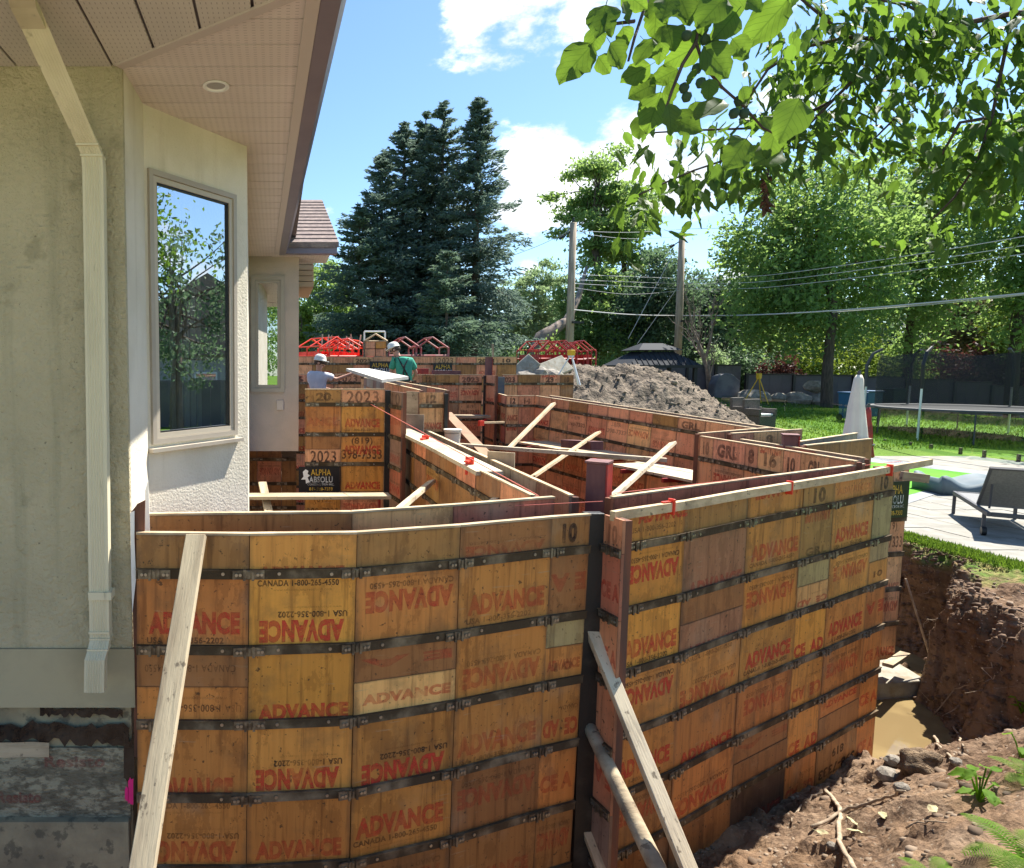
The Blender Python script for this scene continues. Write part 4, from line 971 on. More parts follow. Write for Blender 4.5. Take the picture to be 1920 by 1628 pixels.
z_ = np.where((gx_ > 8.7), YARD-.03+.5*np.clip(z_-YARD, -.03, .02), z_)
edge = np.minimum(np.minimum(gx_+3, 9.4-gx_), np.minimum(gy_+2, 22-gy_))
z_ = np.where(edge < .08, np.maximum(z_, YARD-.05), z_)
z_ = np.minimum(z_, YARD+.30)
gxd = gx_-steep*np.maximum(0, z_+3.2)*.22
me = sheet('soil_ground', gxd, gy_, z_, m_soil); o = link(bpy.data.objects.new('soil_ground', me)); o['kind'] = 'structure'
def ground_at(X, Y):
    i = int(np.argmin(abs(gy_[:, 0]-Y))); j = int(np.argmin(abs(gx_[0]-X))); return float(z_[i, j])
# lawn and wider ground
def gsheet(name, x0, x1, y0, y1, nx, ny, mat):
    a, b = np.meshgrid(np.linspace(x0, x1, nx), np.linspace(y0, y1, ny)); z = lawnz(a, b)-.02
    o = link(bpy.data.objects.new(name, sheet(name, a, b, z, mat))); o['kind'] = 'structure'; return o
gsheet('lawn', 9.3, 90, -12, 80, 90, 90, m_lawn)
gsheet('far_ground', -60, 9.302, 21.9, 80, 40, 40, m_lawn)
gsheet('near_ground', -40, 9.298, -14, -1.9, 30, 20, m_bounce_ground)
gsheet('side_ground', -40, -2.95, -2, 21.95, 20, 20, m_soil)
big = MB(); big.raw([(-1500,-400,-5),(1500,-400,-5),(1500,1800,-5),(-1500,1800,-5)], [(0,1,2,3)]); o = big.build('distant_ground', m_lawn); o['kind'] = 'structure'
# water
o = MB().raw([(2,4.5,-3.70),(8.8,4.5,-3.70),(8.8,14,-3.70),(5.2,14,-3.70)], [(0,1,2,3)]).build('puddle_water', m_water); o['kind'] = 'structure'
# footing ledge
f0 = W(1655, 1222, 7.6); ft = empty('concrete_footing', (f0.x, f0.y, -3.75), 0, 'muddy concrete footing ledge sticking out at the wall corner', 'footing')
MB().poly([(-1.4,-.55),(.20,-.35),(.42,.75),(.3,3.2),(-1.4,3.2)], 0, .24).build('footing_slab', m_conc, ft, bevel=.012)
beam('muddy_board', 'small muddy board end lying on the footing', W(1664,1248,7.0), W(1697,1226,7.4), .09, .04, m_oldwood, cat='board')
beam('rebar_rod', 'thin rusty rod leaning from the wall corner into the puddle', W(1698,1085,7.5), W(1748,1245,7.4), .018, .018, m_root, cat='rod')

# deck of pavers, individually laid
deck = empty('paver_deck', (8.95, 7.4, YARD), 0); deck['kind'] = 'structure'
pool_poly = [G(x, y, YARD) for x, y in ((1560,858),(1640,866),(1845,889),(1696,930),(1520,905))]
pmesh = {}
def inside(px_, py_, poly):
    c = False; n = len(poly)
    for i in range(n):
        a, b = poly[i], poly[(i+1) % n]
        if (a.y > py_) != (b.y > py_) and px_ < (b.x-a.x)*(py_-a.y)/(b.y-a.y)+a.x: c = not c
    return c
pv = [MB().box((.007,.007,-.05),(.603,.603,.012)).mesh('paver', m_paver)]
cnt = 0
for i in range(17):
    for j in range(15):
        X0, Y0 = 8.95+i*.61, 7.2+j*.61
        if inside(X0+.3, Y0+.3, pool_poly): continue
        if X0 > 8.95+.61*13 and Y0 < 12: continue
        o = link(bpy.data.objects.new('paver', pv[0]), deck); o.location = (i*.61, -.2+j*.61, random.uniform(-.003, .004)); cnt += 1
MB().box((-.05,-.25,-.12),(10.4,9.0,-.055)).build('deck_bed', m_black, deck)
MB().box((-.12,-.25,-.13),(-.005,9.0,.014)).build('deck_edging', m_coping, deck)
MB().box((-.12,-.36,-.13),(8,-.205,.014)).build('deck_edging', m_coping, deck)
def flat(name, px, z, mat, kind='structure', t=.004):
    P = [G(x, y, z) for x, y in px]; n = len(P); m = MB().raw([(p.x, p.y, z) for p in P]+[(p.x, p.y, z-t) for p in P], [tuple(range(n))]+[(i, n+i, n+(i+1) % n, (i+1) % n) for i in range(n)])
    o = m.build(name, mat); o['kind'] = kind
    bm = bmesh.new(); bm.from_mesh(o.data); bmesh.ops.recalc_face_normals(bm, faces=bm.faces); bm.to_mesh(o.data); bm.free()
    return o
flat('pool_coping', ((1540,852),(1640,858),(1872,887),(1700,945),(1500,915)), YARD+.02, m_coping, t=.05)
flat('pool_water', ((1560,860),(1640,867),(1842,890),(1696,930),(1520,905)), YARD+.026, m_pool)
flat('pool_path', ((1560,826),(1640,835),(1780,850),(1935,868),(1935,890),(1790,875),(1640,858),(1550,848)), YARD+.014, m_paver)
flat('pool_path', ((1400,775),(1640,803),(1935,840),(1935,850),(1640,812),(1400,783)), YARD+.012, m_paver)

# ------------------------------------------------------------------ soil heap
a, b = np.meshgrid(np.linspace(-8.5, 8.5, 260), np.linspace(-6, 6, 190))
ma, mb_ = a, b
rr_ = np.sqrt(((a)/6.3)**2+(b/4.6)**2)+fbm(a*.5+9, b*.5, 3, 40)*.25
hz = 2.3*(1-ssn(rr_, .22, .98))*(1-.05*ssn(a, 0, 5))
hz = hz+(fbm(a*1.2, b*1.2, 5, 41)*.5+fbm(a*3.6, b*3.6, 4, 44, .75)*.5)*ssn(1.05-rr_, 0, .35)
o = link(bpy.data.objects.new('soil_heap', sheet('soil_heap', a, b, hz, m_mound))); hc = G(1190, 800, -2.4); o.location = (11.2, 22.8, -2.4)
tag(o, 'big heap of dug brown soil behind the long right form wall', 'soil heap')
def rock_mesh(seed, mat, sub=2, amp=.35):
    bm = bmesh.new(); bmesh.ops.create_icosphere(bm, subdivisions=sub, radius=1)
    for v in bm.verts:
        c = v.co; k = 1+amp*(float(fbm(np.array(c.x*1.3+seed), np.array(c.y*1.3+c.z*2.1), 3, seed)))*1.8
        v.co = c*k; v.co.z *= .75
    me = bpy.data.meshes.new('rock'); bm.to_mesh(me); bm.free(); me.materials.append(mat)
    me.polygons.foreach_set('use_smooth', [sub > 2]*len(me.polygons)); return me
rocks = [rock_mesh(i, m_stone) for i in range(5)]; m_dug = M('dug_clod_earth', (.32,.225,.14), (.15,.10,.06), .95, 2.2, 1.0, 9, dist=.05)
clods = [rock_mesh(20+i, m_dug, 3, .55) for i in range(3)]
def rock(label, p, s, mesh=0, name='rock', cat='rock', group=None, lst=rocks, rz=0):
    o = link(bpy.data.objects.new(name, lst[mesh % len(lst)])); o.location = p; o.scale = s; o.rotation_euler = (0, 0, rz); return tag(o, label, cat, group)
# slabs of broken concrete left of the heap
for i, (x, y, s, l) in enumerate(((985,702,(.4,.35,.22),'grey stone leaning at the left foot of the broken slabs'),(1008,700,(.42,.35,.3),'rounded grey boulder between the tilted slabs and the heap'),(1035,702,(.35,.3,.2),'low flat stone in front of the small tripod'))):
    rock(l, W(x, y, 20.5), s, i, cat='stone')
o = MB().box((-.5,-.06,-.3),(.5,.06,.3)).build('concrete_slab', m_conc, bevel=.03); o.location = W(1040,690,20.6); o.rotation_euler = (R(-40), R(-18), R(20)); tag(o, 'pale broken concrete slab tilted on the stones', 'slab')
o = MB().box((-.5,-.06,-.25),(.5,.06,.25)).build('concrete_slab', m_conc, bevel=.03); o.location = W(980,694,20.4); o.rotation_euler = (R(-30), R(-40), R(10)); tag(o, 'pale concrete slab leaning at far left of the stones', 'slab')

# ------------------------------------------------------------------ foliage builders
def leaves(name, C, N, size, mat, aspect=.5, droop=None, jitter=.5, seed=0, parent=None, dirs=None):
    """C (n,3) centres; diamond leaves of two triangles each"""
    r = np.random.default_rng(seed); n = len(C)
    s = size*(1+jitter*(r.random(n)-.5)*2)
    d = r.normal(size=(n, 3)) if dirs is None else dirs+r.normal(size=(n, 3))*.35
    if droop is not None: d[:, 2] -= droop
    d /= np.linalg.norm(d, axis=1, keepdims=True)+1e-9
    q = r.normal(size=(n, 3)); sd_ = np.cross(d, q); sd_ /= np.linalg.norm(sd_, axis=1, keepdims=True)+1e-9
    nn = np.cross(d, sd_)
    L = d*s[:, None]; Wd = sd_*(s*aspect)[:, None]*.5
    v = np.empty((n, 4, 3)); v[:, 0] = C-L*.5; v[:, 1] = C+Wd+nn*(s*.12)[:, None]; v[:, 2] = C+L*.5; v[:, 3] = C-Wd+nn*(s*.12)[:, None]
    i = np.arange(n)*4; f = np.stack([np.stack([i, i+1, i+2], 1), np.stack([i, i+2, i+3], 1)], 1).reshape(-1, 3)
    me = np_mesh(name, v.reshape(-1, 3), f, mat)
    o = link(bpy.data.objects.new(name, me), parent); return o
def limb_tube(mb, p, q, r0, r1, bend=.08, n=6, seed=0, k=5):
    r = np.random.default_rng(seed); p, q = Vector(p), Vector(q); L = (q-p).length
    off = Vector(r.normal(size=3)*L*bend); pts = [p.lerp(q, i/k)+off*math.sin(math.pi*i/k) for i in range(k+1)]
    mb.tube(pts, [r0+(r1-r0)*i/k for i in range(k+1)], n); return pts
def crown_tree(name, label, base, height, crown, n_clump, n_leaf, leaf, mat, bark=m_bark, tr=.2, cat='tree', group=None, seed=1, clump=.16, lean=0, low=.3, shell=.35, asp=.5, droop=.3, squash=1.0, forks=1):
    """crown = (cx, cy, cz, rx, ry, rz) relative to base"""
    r = np.random.default_rng(seed); root = empty(name, base, 0, label, cat, group)
    cx, cy, cz, rx, ry, rz = crown; tb = MB(); tops = []
    fork = Vector((lean*.5, 0, max(.5, cz-rz*.55)))
    limb_tube(tb, (0, 0, -.4), fork, tr*1.25, tr*.75, .02, 10, seed, 8)
    limb_tube(tb, fork, (cx, cy, cz+rz*.7), tr*.75, tr*.1, .04, 8, seed+1, 8)
    C = []
    for i in range(n_clump):
        d = r.normal(size=3); d /= np.linalg.norm(d); rad = (shell+(1-shell)*r.random()**.6)
        rad *= 1+.28*float(fbm(np.array(d[0]*2.2+seed), np.array(d[2]*2.2+d[1]*1.7), 3, seed))*2
        c = np.array([cx+d[0]*rx*rad, cy+d[1]*ry*rad, cz+d[2]*rz*rad])
        if c[2] < .4: c[2] = .4+r.random()*.5
        C.append(c)
        if i % max(1, n_clump//26) == 0:
            t0 = r.uniform(.1, .85); s = fork.lerp(Vector((cx, cy, cz+rz*.5)), t0 if c[2] > fork.z else 0)
            limb_tube(tb, s, c, tr*.3*(1-t0*.5), tr*.05, .08, 5, seed+i, 4)
    C = np.array(C); per = max(1, n_leaf//n_clump); sc_ = clump*(rx+rz)/2
    w_ = 1+.6*r.random(n_clump)
    P = np.repeat(C, per, 0)+r.normal(size=(n_clump*per, 3))*np.array([sc_, sc_, sc_*.62*squash])*np.repeat(w_, per)[:, None]*.62
    P = P[P[:, 2] > .1]
    leaves('crown', P, None, leaf, mat, asp, droop, .45, seed, root)
    tb.build('trunk', bark, root, smooth=True); return root
def spruce(name, label, base, H, Rb, mat, z0=.08, seed=1, group=None, dens=1.0, expo=.75):
    r = np.random.default_rng(seed); root = empty(name, base, 0, label, 'spruce tree', group); tb = MB()
    tb.tube([(0,0,-.3),(.05,0,H*.3),(0,.03,H*.7),(0,0,H)], [H*.019,H*.014,H*.007,.02], 9)
    P = []; D = []; nb = int(H*26*dens)
    for i in range(nb):
        t_ = r.random()**.85; z = H*(z0+(1-z0)*t_); L = Rb*((1-t_)**expo)*(.45+.75*r.random())+.12; a = r.random()*2*math.pi
        rise = .5 - .75*(1-t_)            # upper branches rise, lower droop
        u = np.array([math.cos(a), math.sin(a)]); m = int(26+L*52*dens)
        s = r.random(m)**.75; x = s*L
        zz = z+x*rise*.5-(.20*(1-t_))*x*x/max(L, .1)*.9+ .10*L*s**3
        lat = r.normal(size=m)*(.05+.15*L*(1-s*.5)*s)
        hang = r.random(m)**1.5*(.12+.34*(1-t_))*min(1, L*.5)
        p = np.stack([u[0]*x-u[1]*lat, u[1]*x+u[0]*lat, zz-hang], 1); P.append(p)
        d = np.stack([np.full(m, u[0]*.7), np.full(m, u[1]*.7), np.full(m, -.35+.5*t_)], 1); d[:, 0] += -u[1]*np.sign(lat)*.6; d[:, 1] += u[0]*np.sign(lat)*.6; D.append(d)
        if i % 5 == 0: tb.tube([(0,0,z),(u[0]*L*.5,u[1]*L*.5,z+L*.5*rise*.5),(u[0]*L*.9,u[1]*L*.9,z+L*.9*rise*.5-(.2*(1-t_))*L*.8)], [.035,.02,.008], 4, False)
    leaves('needles', np.concatenate(P), None, .27, mat, .28, None, .5, seed, root, np.concatenate(D))
    tb.build('trunk', m_bark, root); return root
def bush(label, base, rx, ry, rz, mat, n=5000, leaf=.12, seed=1, name='bush', cat='bush', group=None, clumps=40):
    r = np.random.default_rng(seed); root = empty(name, base, 0, label, cat, group)
    d = r.normal(size=(clumps, 3)); d /= np.linalg.norm(d, axis=1, keepdims=True); d[:, 2] = abs(d[:, 2])
    C = d*np.array([rx, ry, rz])*(.45+.55*r.random((clumps, 1)))
    per = n//clumps; P = np.repeat(C, per, 0)+r.normal(size=(clumps*per, 3))*np.array([rx*.17, ry*.17, rz*.13]); P = P[P[:, 2] > -.1]
    leaves('foliage', P, None, leaf, mat, .5, .1, .5, seed, root)
    tb = MB()
    for i in range(8): limb_tube(tb, (r.normal()*.08, r.normal()*.08, -.1), C[i*clumps//9]*.9, .03, .008, .1, 5, seed+i, 4)
    tb.build('stem', m_bark, root); return root

def base_at(x, Y): p = W(x, 700, Y); return Vector((p.x, Y, float(lawnz(p.x, Y))-.05))
def hgt(x, ytop, Y): return W(x, ytop, Y).z-base_at(x, Y).z
# spruces
GS = 'tall dark spruces behind the building site'
for (x, yt, Y, Rb, mt, z0, sd_, lb) in ((886,182,35,3.6,m_spruce,.20,1,'tallest spruce, at the right of the group, with a bare lower trunk'),
        (822,192,36.5,4.9,m_spruce,.03,2,'broad spruce just left of the tallest one'), (790,212,38,5.0,m_spruce2,.03,7,'spruce half hidden between the broad one and the left ones'),
        (752,232,37,5.3,m_spruce,.03,3,'spruce third from the right with a pointed top'),(712,290,36,5.0,m_spruce,.03,4,'lower spruce toward the left of the group'),
        (672,385,35,4.1,m_spruce2,.03,5,'short spruce at the left edge of the group beside the roof'),(835,470,31,3.2,m_spruce2,.03,6,'low spruce standing in front of the broad one')):
    spruce('spruce', lb, base_at(x, Y), hgt(x, yt, Y), Rb, mt, z0, sd_, None, .66, .8)
def dtree(label, x, yt, yb, Y, wpx, n_clump, n_leaf, leaf, mat, seed, **k):
    """crown spanning yt..yb (pixels), wpx wide"""
    b = base_at(x, Y); zt, zb_ = W(x, yt, Y).z-b.z, W(x, yb, Y).z-b.z; rx = wpx/2/F*Y
    return crown_tree(k.pop('name', 'tree'), label, b, zt, (k.pop('dx', 0), k.pop('dy', 0), (zt+zb_)/2, rx, rx*.8, (zt-zb_)/2), n_clump, n_leaf, leaf, mat, seed=seed, **k)
dtree('leafy green tree left of the spruces beyond the gutter', 598, 480, 690, 42, 130, 80, 9000, .24, m_leaf_tree, 11, tr=.2)
dtree('small yellow green tree at the house edge', 562, 575, 650, 34, 50, 25, 1800, .2, m_leaf_yellow, 12, tr=.07)
dtree('tall thin open tree rising behind the left utility pole', 1105, 262, 520, 46, 150, 46, 9000, .3, m_leaf_tree, 13, tr=.28, clump=.17, shell=.15, squash=.6)
dtree('open crowned shoulder tree right of the tall thin tree', 1160, 330, 520, 47, 110, 30, 5200, .3, m_leaf_tree, 14, tr=.2, clump=.2, shell=.15)
dtree('pale feathery tree between the spruces and the left pole', 1000, 492, 650, 52, 150, 70, 8500, .26, m_leaf_pale, 15, tr=.2, clump=.12)
dtree('mid green tree behind the left utility pole', 1120, 480, 690, 43, 150, 90, 12000, .25, m_leaf_tree, 16, tr=.22)
dtree('dark dense tree between the two utility poles', 1222, 468, 690, 41, 150, 100, 14000, .24, m_leaf_dark, 17, tr=.25)
dtree('dark dense tree behind the bare tree', 1320, 500, 690, 44, 150, 90, 12000, .24, m_leaf_dark, 18, tr=.25)
dtree('tall broad green tree with its trunk by the lawn fence', 1556, 250, 672, 30, 330, 230, 27000, .235, m_leaf_tree, 19, tr=.2, clump=.13, shell=.2, dy=1.5, squash=1.6)
dtree('second broad green tree right of the tall one', 1712, 225, 665, 34, 215, 150, 17000, .25, m_leaf_tree, 20, tr=.19, clump=.13, lean=-.6, shell=.2, squash=1.6)
dtree('far right dark green tree', 1905, 190, 640, 30, 190, 100, 13000, .22, m_leaf_tree, 21, tr=.22, clump=.13)
dtree('olive tinted thin tree behind the trampoline', 1830, 505, 700, 40, 180, 80, 9000, .24, m_leaf_brown, 22, tr=.2)
dtree('green tree behind the tall broad one', 1440, 460, 690, 44, 130, 60, 8000, .25, m_leaf_tree, 23, tr=.2)
dtree('green tree right of the olive tree', 1930, 520, 700, 36, 130, 60, 8000, .24, m_leaf_yellow, 24, tr=.2)
bush_specs = ((940,640,33,1.6,1.9,m_leaf_dark,'dark shrub below the bare spruce trunk'),(1010,640,34,2.0,1.6,m_leaf_tree,'green shrub behind the right red racks'),(1170,615,40,2.6,2.9,m_leaf_tree,'tall shrub left of the gazebo roof'),
    (1330,655,38,1.3,1.3,m_leaf_pale,'pale shrub at the foot of the bare tree'),(1410,645,39,1.6,1.9,m_leaf_dark,'dark shrub right of the pale shrub'),(1465,655,37,1.2,1.4,m_leaf_red,'plum coloured shrub behind the fence'),(1520,630,38,1.8,2.2,m_leaf_yellow,'bright green shrub left of the tall trunk'),
    (1610,600,38,2.4,3.0,m_leaf_yellow,'bright tree shrub between the two trunks'),(1690,630,38,2.1,2.2,m_leaf_tree,'green shrub behind the trampoline poles'),(1790,660,35,1.7,1.5,m_leaf_red,'dark plum shrub behind the trampoline'),(1870,650,35,1.6,1.8,m_leaf_red,'wide plum shrub near the brick wall'),
    (1090,655,40,2.0,1.8,m_leaf_tree,'green shrub under the leaning trunk'),(880,655,37,2.4,1.6,m_leaf_dark,'low dark undergrowth behind the red gable racks'),(760,655,39,3.0,1.6,m_leaf_dark,'low dark undergrowth behind the worker in green'),(640,655,39,2.6,1.6,m_leaf_tree,'low green hedge behind the left racks'),(575,640,33,1.0,1.6,m_leaf_tree,'green shrub beside the far house wall'))
for i, (x, yt, Y, rx, _, mt, lb) in enumerate(bush_specs):
    Y = max(Y, 36.3); b = base_at(x, Y); bush(lb, b, rx, rx*.7, W(x, yt, Y).z-b.z, mt, 4200, .19, 50+i)
# distant wood behind everything
r = np.random.default_rng(99); n = 30000
xs = r.uniform(-45, 95, n); ys = r.uniform(56, 64, n); top = 5.2+3.0*fbm(xs*.12, xs*0+3, 4, 70)*2
zs = -3+r.random(n)**.8*(top+3)
o = leaves('distant_woodland', np.stack([xs, ys, zs], 1), None, .75, m_leaf_dark, .7, .1, .5, 5); o['kind'] = 'stuff'; tag(o, 'dark far woodland closing the view behind the gardens', 'woodland')
# bare tree
def bare_tree(label, x, Y, yt, spread, seed):
    b = base_at(x, Y); root = empty('bare_tree', b, 0, label, 'tree'); H = W(x, yt, Y).z-b.z; tb = MB(); rr = random.Random(seed)
    def br(p, d, L, r, lev):
        n = 5; pts = [p]; dd = d.copy()
        for i in range(n):
            dd = (dd+Vector((rr.gauss(0, .10), rr.gauss(0, .10), .05+rr.gauss(0, .06)))).normalized(); pts.append(pts[-1]+dd*L/n)
        tb.tube(pts, [r*(1-.6*i/n) for i in range(n+1)], 6 if lev < 2 else 4, False)
        if lev < 4:
            for k in range(3 if lev else 5):
                q = pts[rr.randint(2 if lev else 2, n)]; a = rr.uniform(0, 6.28); sp_ = .75 if lev == 0 else .55
                nd = (dd+Vector((math.cos(a)*sp_, math.sin(a)*sp_, rr.uniform(-.05, .5)))).normalized(); br(q, nd, L*rr.uniform(.6, .8), r*.5, lev+1)
    br(Vector((0, 0, -.3)), Vector((.02, 0, 1)), H*.30, .16, 0); tb.build('trunk', m_bark_pale, root); return root
bare_tree('leafless pale tree right of the second utility pole', 1335, 34, 455, 2, 5)
o = MB().tube([W(1003,700,40),W(1006,660,40),W(1016,632,40),W(1042,616,40.5),W(1064,600,41),W(1084,560,42),W(1100,500,43)], [.50,.46,.42,.34,.26,.18,.08], 10).build('bent_tree', m_bark_pale, smooth=True); tag(o, 'thick bent pale trunk leaning behind the left utility pole', 'tree trunk')

# ------------------------------------------------------------------ utility poles and wires
def upole(label, xt, yt, xb_, Y, r):
    a, b = W(xt, yt, Y), base_at(xb_, Y); root = empty('utility_pole', b, 0, label, 'utility pole'); t = a-b
    MB().tube([(0,0,-.2), t*.5, t], [r*1.15, r, r*.85], 14).build('pole', m_pole, root, smooth=True)
    q = t*.96; MB().tube([q+Vector((-.55,0,-.35)), q], .03, 6).tube([q+Vector((-.6,0,-.38)), q+Vector((-.42,0,-.27))], .07, 8).build('insulator', m_black, root)
    q = t*.45; MB().box(tuple(q+Vector((-.02,-.32,-.05))), tuple(q+Vector((.5,-.22,.05)))).build('cable_clamp', m_black, root)
    MB().tube([t, t+Vector((0,0,.22))], .05, 8).build('top_pin', m_black, root); return root
upole('left utility pole in front of the tall thin tree', 1075, 418, 1066, 31, .17)
upole('right utility pole behind the black gazebo', 1279, 438, 1270, 37, .18)
def wire(label, pts, r=.022):
    P = [W(x, y, Y) for x, y, Y in pts]; Q = []
    n = len(P)
    for i in range(n-1):
        p0, p1, p2, p3 = P[max(i-1, 0)], P[i], P[i+1], P[min(i+2, n-1)]
        for k in range(8):
            t_ = k/8; Q.append(.5*((2*p1)+(-p0+p2)*t_+(2*p0-5*p1+4*p2-p3)*t_*t_+(-p0+3*p1-3*p2+p3)*t_**3))
    Q.append(P[-1]); o = Q[0].copy(); w_ = MB().tube([q-o for q in Q], r, 5).build('utility_wire', m_wire); w_.location = o; return tag(w_, label, 'wire')
wire('lowest and thickest cable crossing to the right edge', [(1075,581,31),(1180,590,34),(1276,592,37),(1400,591,30),(1560,583,24),(1740,568,20),(1935,549,17)], .028)
wire('second thick strand twisting beside the lowest cable', [(1560,586,24),(1740,571.5,20),(1935,551.5,17)], .012)
wire('upper wire of the three crossing the right trees', [(1077,515,31),(1280,522,37),(1400,519,30),(1500,509,26),(1700,480,20),(1935,441,16)], .012)
wire('middle wire of the three crossing the right trees', [(1077,525,31),(1280,532,37),(1400,530,30),(1500,521,26),(1700,494,20),(1935,458,16)], .012)
wire('lower wire of the three crossing the right trees', [(1077,532,31),(1280,542,37),(1400,541,30),(1500,533,26),(1700,509,20),(1935,474,16)], .012)
wire('thin top wire running from pole to pole and off into the right tree', [(1075,433,31),(1180,436,34),(1280,430,37),(1400,424,33),(1700,385,27)], .012)
wire('second top wire sagging between the two poles', [(1075,436,31),(1180,448,34),(1279,443,37)], .012)
wire('thin wire running left from the left pole behind the spruces', [(1074,430,31),(1000,465,34),(900,500,38)], .012)
wire('wire hanging between the poles above the cable', [(1077,540,31),(1180,552,34),(1277,545,37)], .01)
wire('slanting guy wire of the right pole', [(1264,472,37),(1178,635,36)], .016)
wire('short slanting guy wire low on the right pole', [(1270,540,37),(1195,645,36)], .012)

# ------------------------------------------------------------------ gazebo, fence, barbecue, boulders
def gazebo():
    Y = 31; b = W(1217, 745, Y); root = empty('gazebo', b, 0, 'dark metal gazebo with a two tier roof behind the soil heap', 'gazebo')
    def Z(y): return W(1217, y, Y).z-b.z
    zr, z1, z2, z3 = Z(685), Z(660), Z(657), Z(644); w = 1.65; d = 1.2; wt = .68
    rf = MB(); e = [(-w,-d,zr),(w,-d,zr),(w,d,zr),(-w,d,zr),(-wt,-wt*.8,z1),(wt,-wt*.8,z1),(wt,wt*.8,z1),(-wt,wt*.8,z1)]
    rf.raw(e, [(0,1,5,4),(1,2,6,5),(2,3,7,6),(3,0,4,7),(0,3,2,1)]); m_gz = M('gazebo_roof_metal', (.028, .032, .04), None, .75, bump=0, spec=.15); rf.build('roof', m_gz, root)
    rb = MB()
    for i in range(15):
        x = -w+2*w*i/14; k = min(1, abs(x)/w); s = min(1, (w-abs(x))/(w-wt)) if abs(x) > wt else 1
        rb.bar((x,-d,zr+.02),(x if abs(x) <= wt else x, -d+(d-wt*.8)*s, zr+(z1-zr)*s+.02), .03, .03)
    rb.build('roof_ribs', m_gz, root)
    MB().raw([(-1,-.8,z2),(1,-.8,z2),(1,.8,z2),(-1,.8,z2),(-.45,-.1,z3),(.45,-.1,z3),(.45,.1,z3),(-.45,.1,z3)], [(0,1,5,4),(1,2,6,5),(2,3,7,6),(3,0,4,7),(0,3,2,1),(4,5,6,7)]).build('top_roof', m_gz, root)
    ro = MB().box((-w,-d-.01,zr-.12),(w,-d+.02,zr-.002)).box((-w,d-.02,zr-.12),(w,d,zr-.002)).box((-w,-d+.021,zr-.12),(-w+.03,d-.021,zr-.002)).box((w-.03,-d+.021,zr-.12),(w,d-.021,zr-.002)); ro.build('eave_beam', m_black, root)
    for sx in (-1, 1):
        for sy in (-1, 1): MB().box((sx*1.45-.07, sy*1.0-.07, -.6), (sx*1.45+.07, sy*1.0+.07, zr-.12)).build('post', m_black, root)
gazebo()
fp = [(x, y, z, Y*.85) for x, y, z, Y in [(960,690,745,40),(1060,689,745,40),(1130,688,745,40),(1200,686,745,40),(1288,686,745,40),(1342,686,746,40),(1390,687,748,40),(1400,703,750,39.6),(1488,705,755,39.4),(1600,708,765,39),(1700,713,772,38.4),(1790,718,780,38),(1860,725,783,37.6),(1905,727,785,37.4),(1990,733,790,37)]]
fence = empty('board_fence', W(960, 745, 40), 0, 'long dark charcoal board fence closing the back of the garden', 'fence'); FB = Vector(fence.location)
for i in range(len(fp)-1):
    a, b = fp[i], fp[i+1]
    if i == 6: continue
    A, B = W(a[0], a[1], a[3])-FB, W(b[0], a[1] if i != 6 else b[1], b[3])-FB; n = max(3, int((B-A).length/.55)); zb_ = W(a[0], a[2]+12, a[3]).z-FB.z
    u = (B-A); u.z = 0; ang = math.atan2(u.y, u.x); w = u.length/n; h = A.z-zb_
    me = MB().box((.004,0,0),(w-.004,.03,h)).mesh('fence_board', m_darkfence)
    for k in range(n):
        o = link(bpy.data.objects.new('fence_board', me), fence); o.location = (A.x+math.cos(ang)*w*k, A.y+math.sin(ang)*w*k, zb_); o.rotation_euler = (0, 0, ang)
    MB().box((A.x-.06,A.y-.08,zb_),(A.x+.06,A.y+.06,A.z+.08)).build('fence_post', m_black, fence)
    MB().bar((A.x,A.y-.02,A.z+.03),(B.x,B.y-.02,A.z+.03),.09,.06).build('fence_cap', m_black, fence)
bq = base_at(1358, 33); br = empty('covered_barbecue', bq, 0, 'barbecue under a grey cover standing before the fence', 'barbecue')
mm = MB()
pr = [(-.62,0),( -.6,.75),(-.45,1.15),(-.1,1.28),(.25,1.22),(.6,.9),(.62,.8),(.58,0)]
mm.raw([(x,-.3,z) for x,z in pr]+[(x*.96,.3,z*.97) for x,z in pr], [tuple(range(8)),tuple(range(8,16))[::-1]]+[(i,(i+1)%8,8+(i+1)%8,8+i)[::-1] for i in range(8)]); mm.build('cover', M('grill_cover', (.10,.10,.115), (.17,.165,.17), .7, 2, .6, 6), br, bevel=.05)
for i, (x, y, s, l) in enumerate(((1412,751,.62,'low boulder leftmost in the row at the fence'),(1432,752,.5,'slanted boulder right of the yellow tripod'),(1460,754,.42,'small boulder in the fence row'),(1498,758,.65,'wide boulder in the middle of the fence row'),(1537,765,.7,'boulder left of the tall tree trunk'),(1531,750,.5,'stone stacked on the boulder left of the tall trunk'))):
    rock(l, base_at(x, 32.2)+Vector((0, 0, .25 if i < 5 else .95)), (s, s*.8, s*.8), i, 'boulder', 'boulder', rz=i)

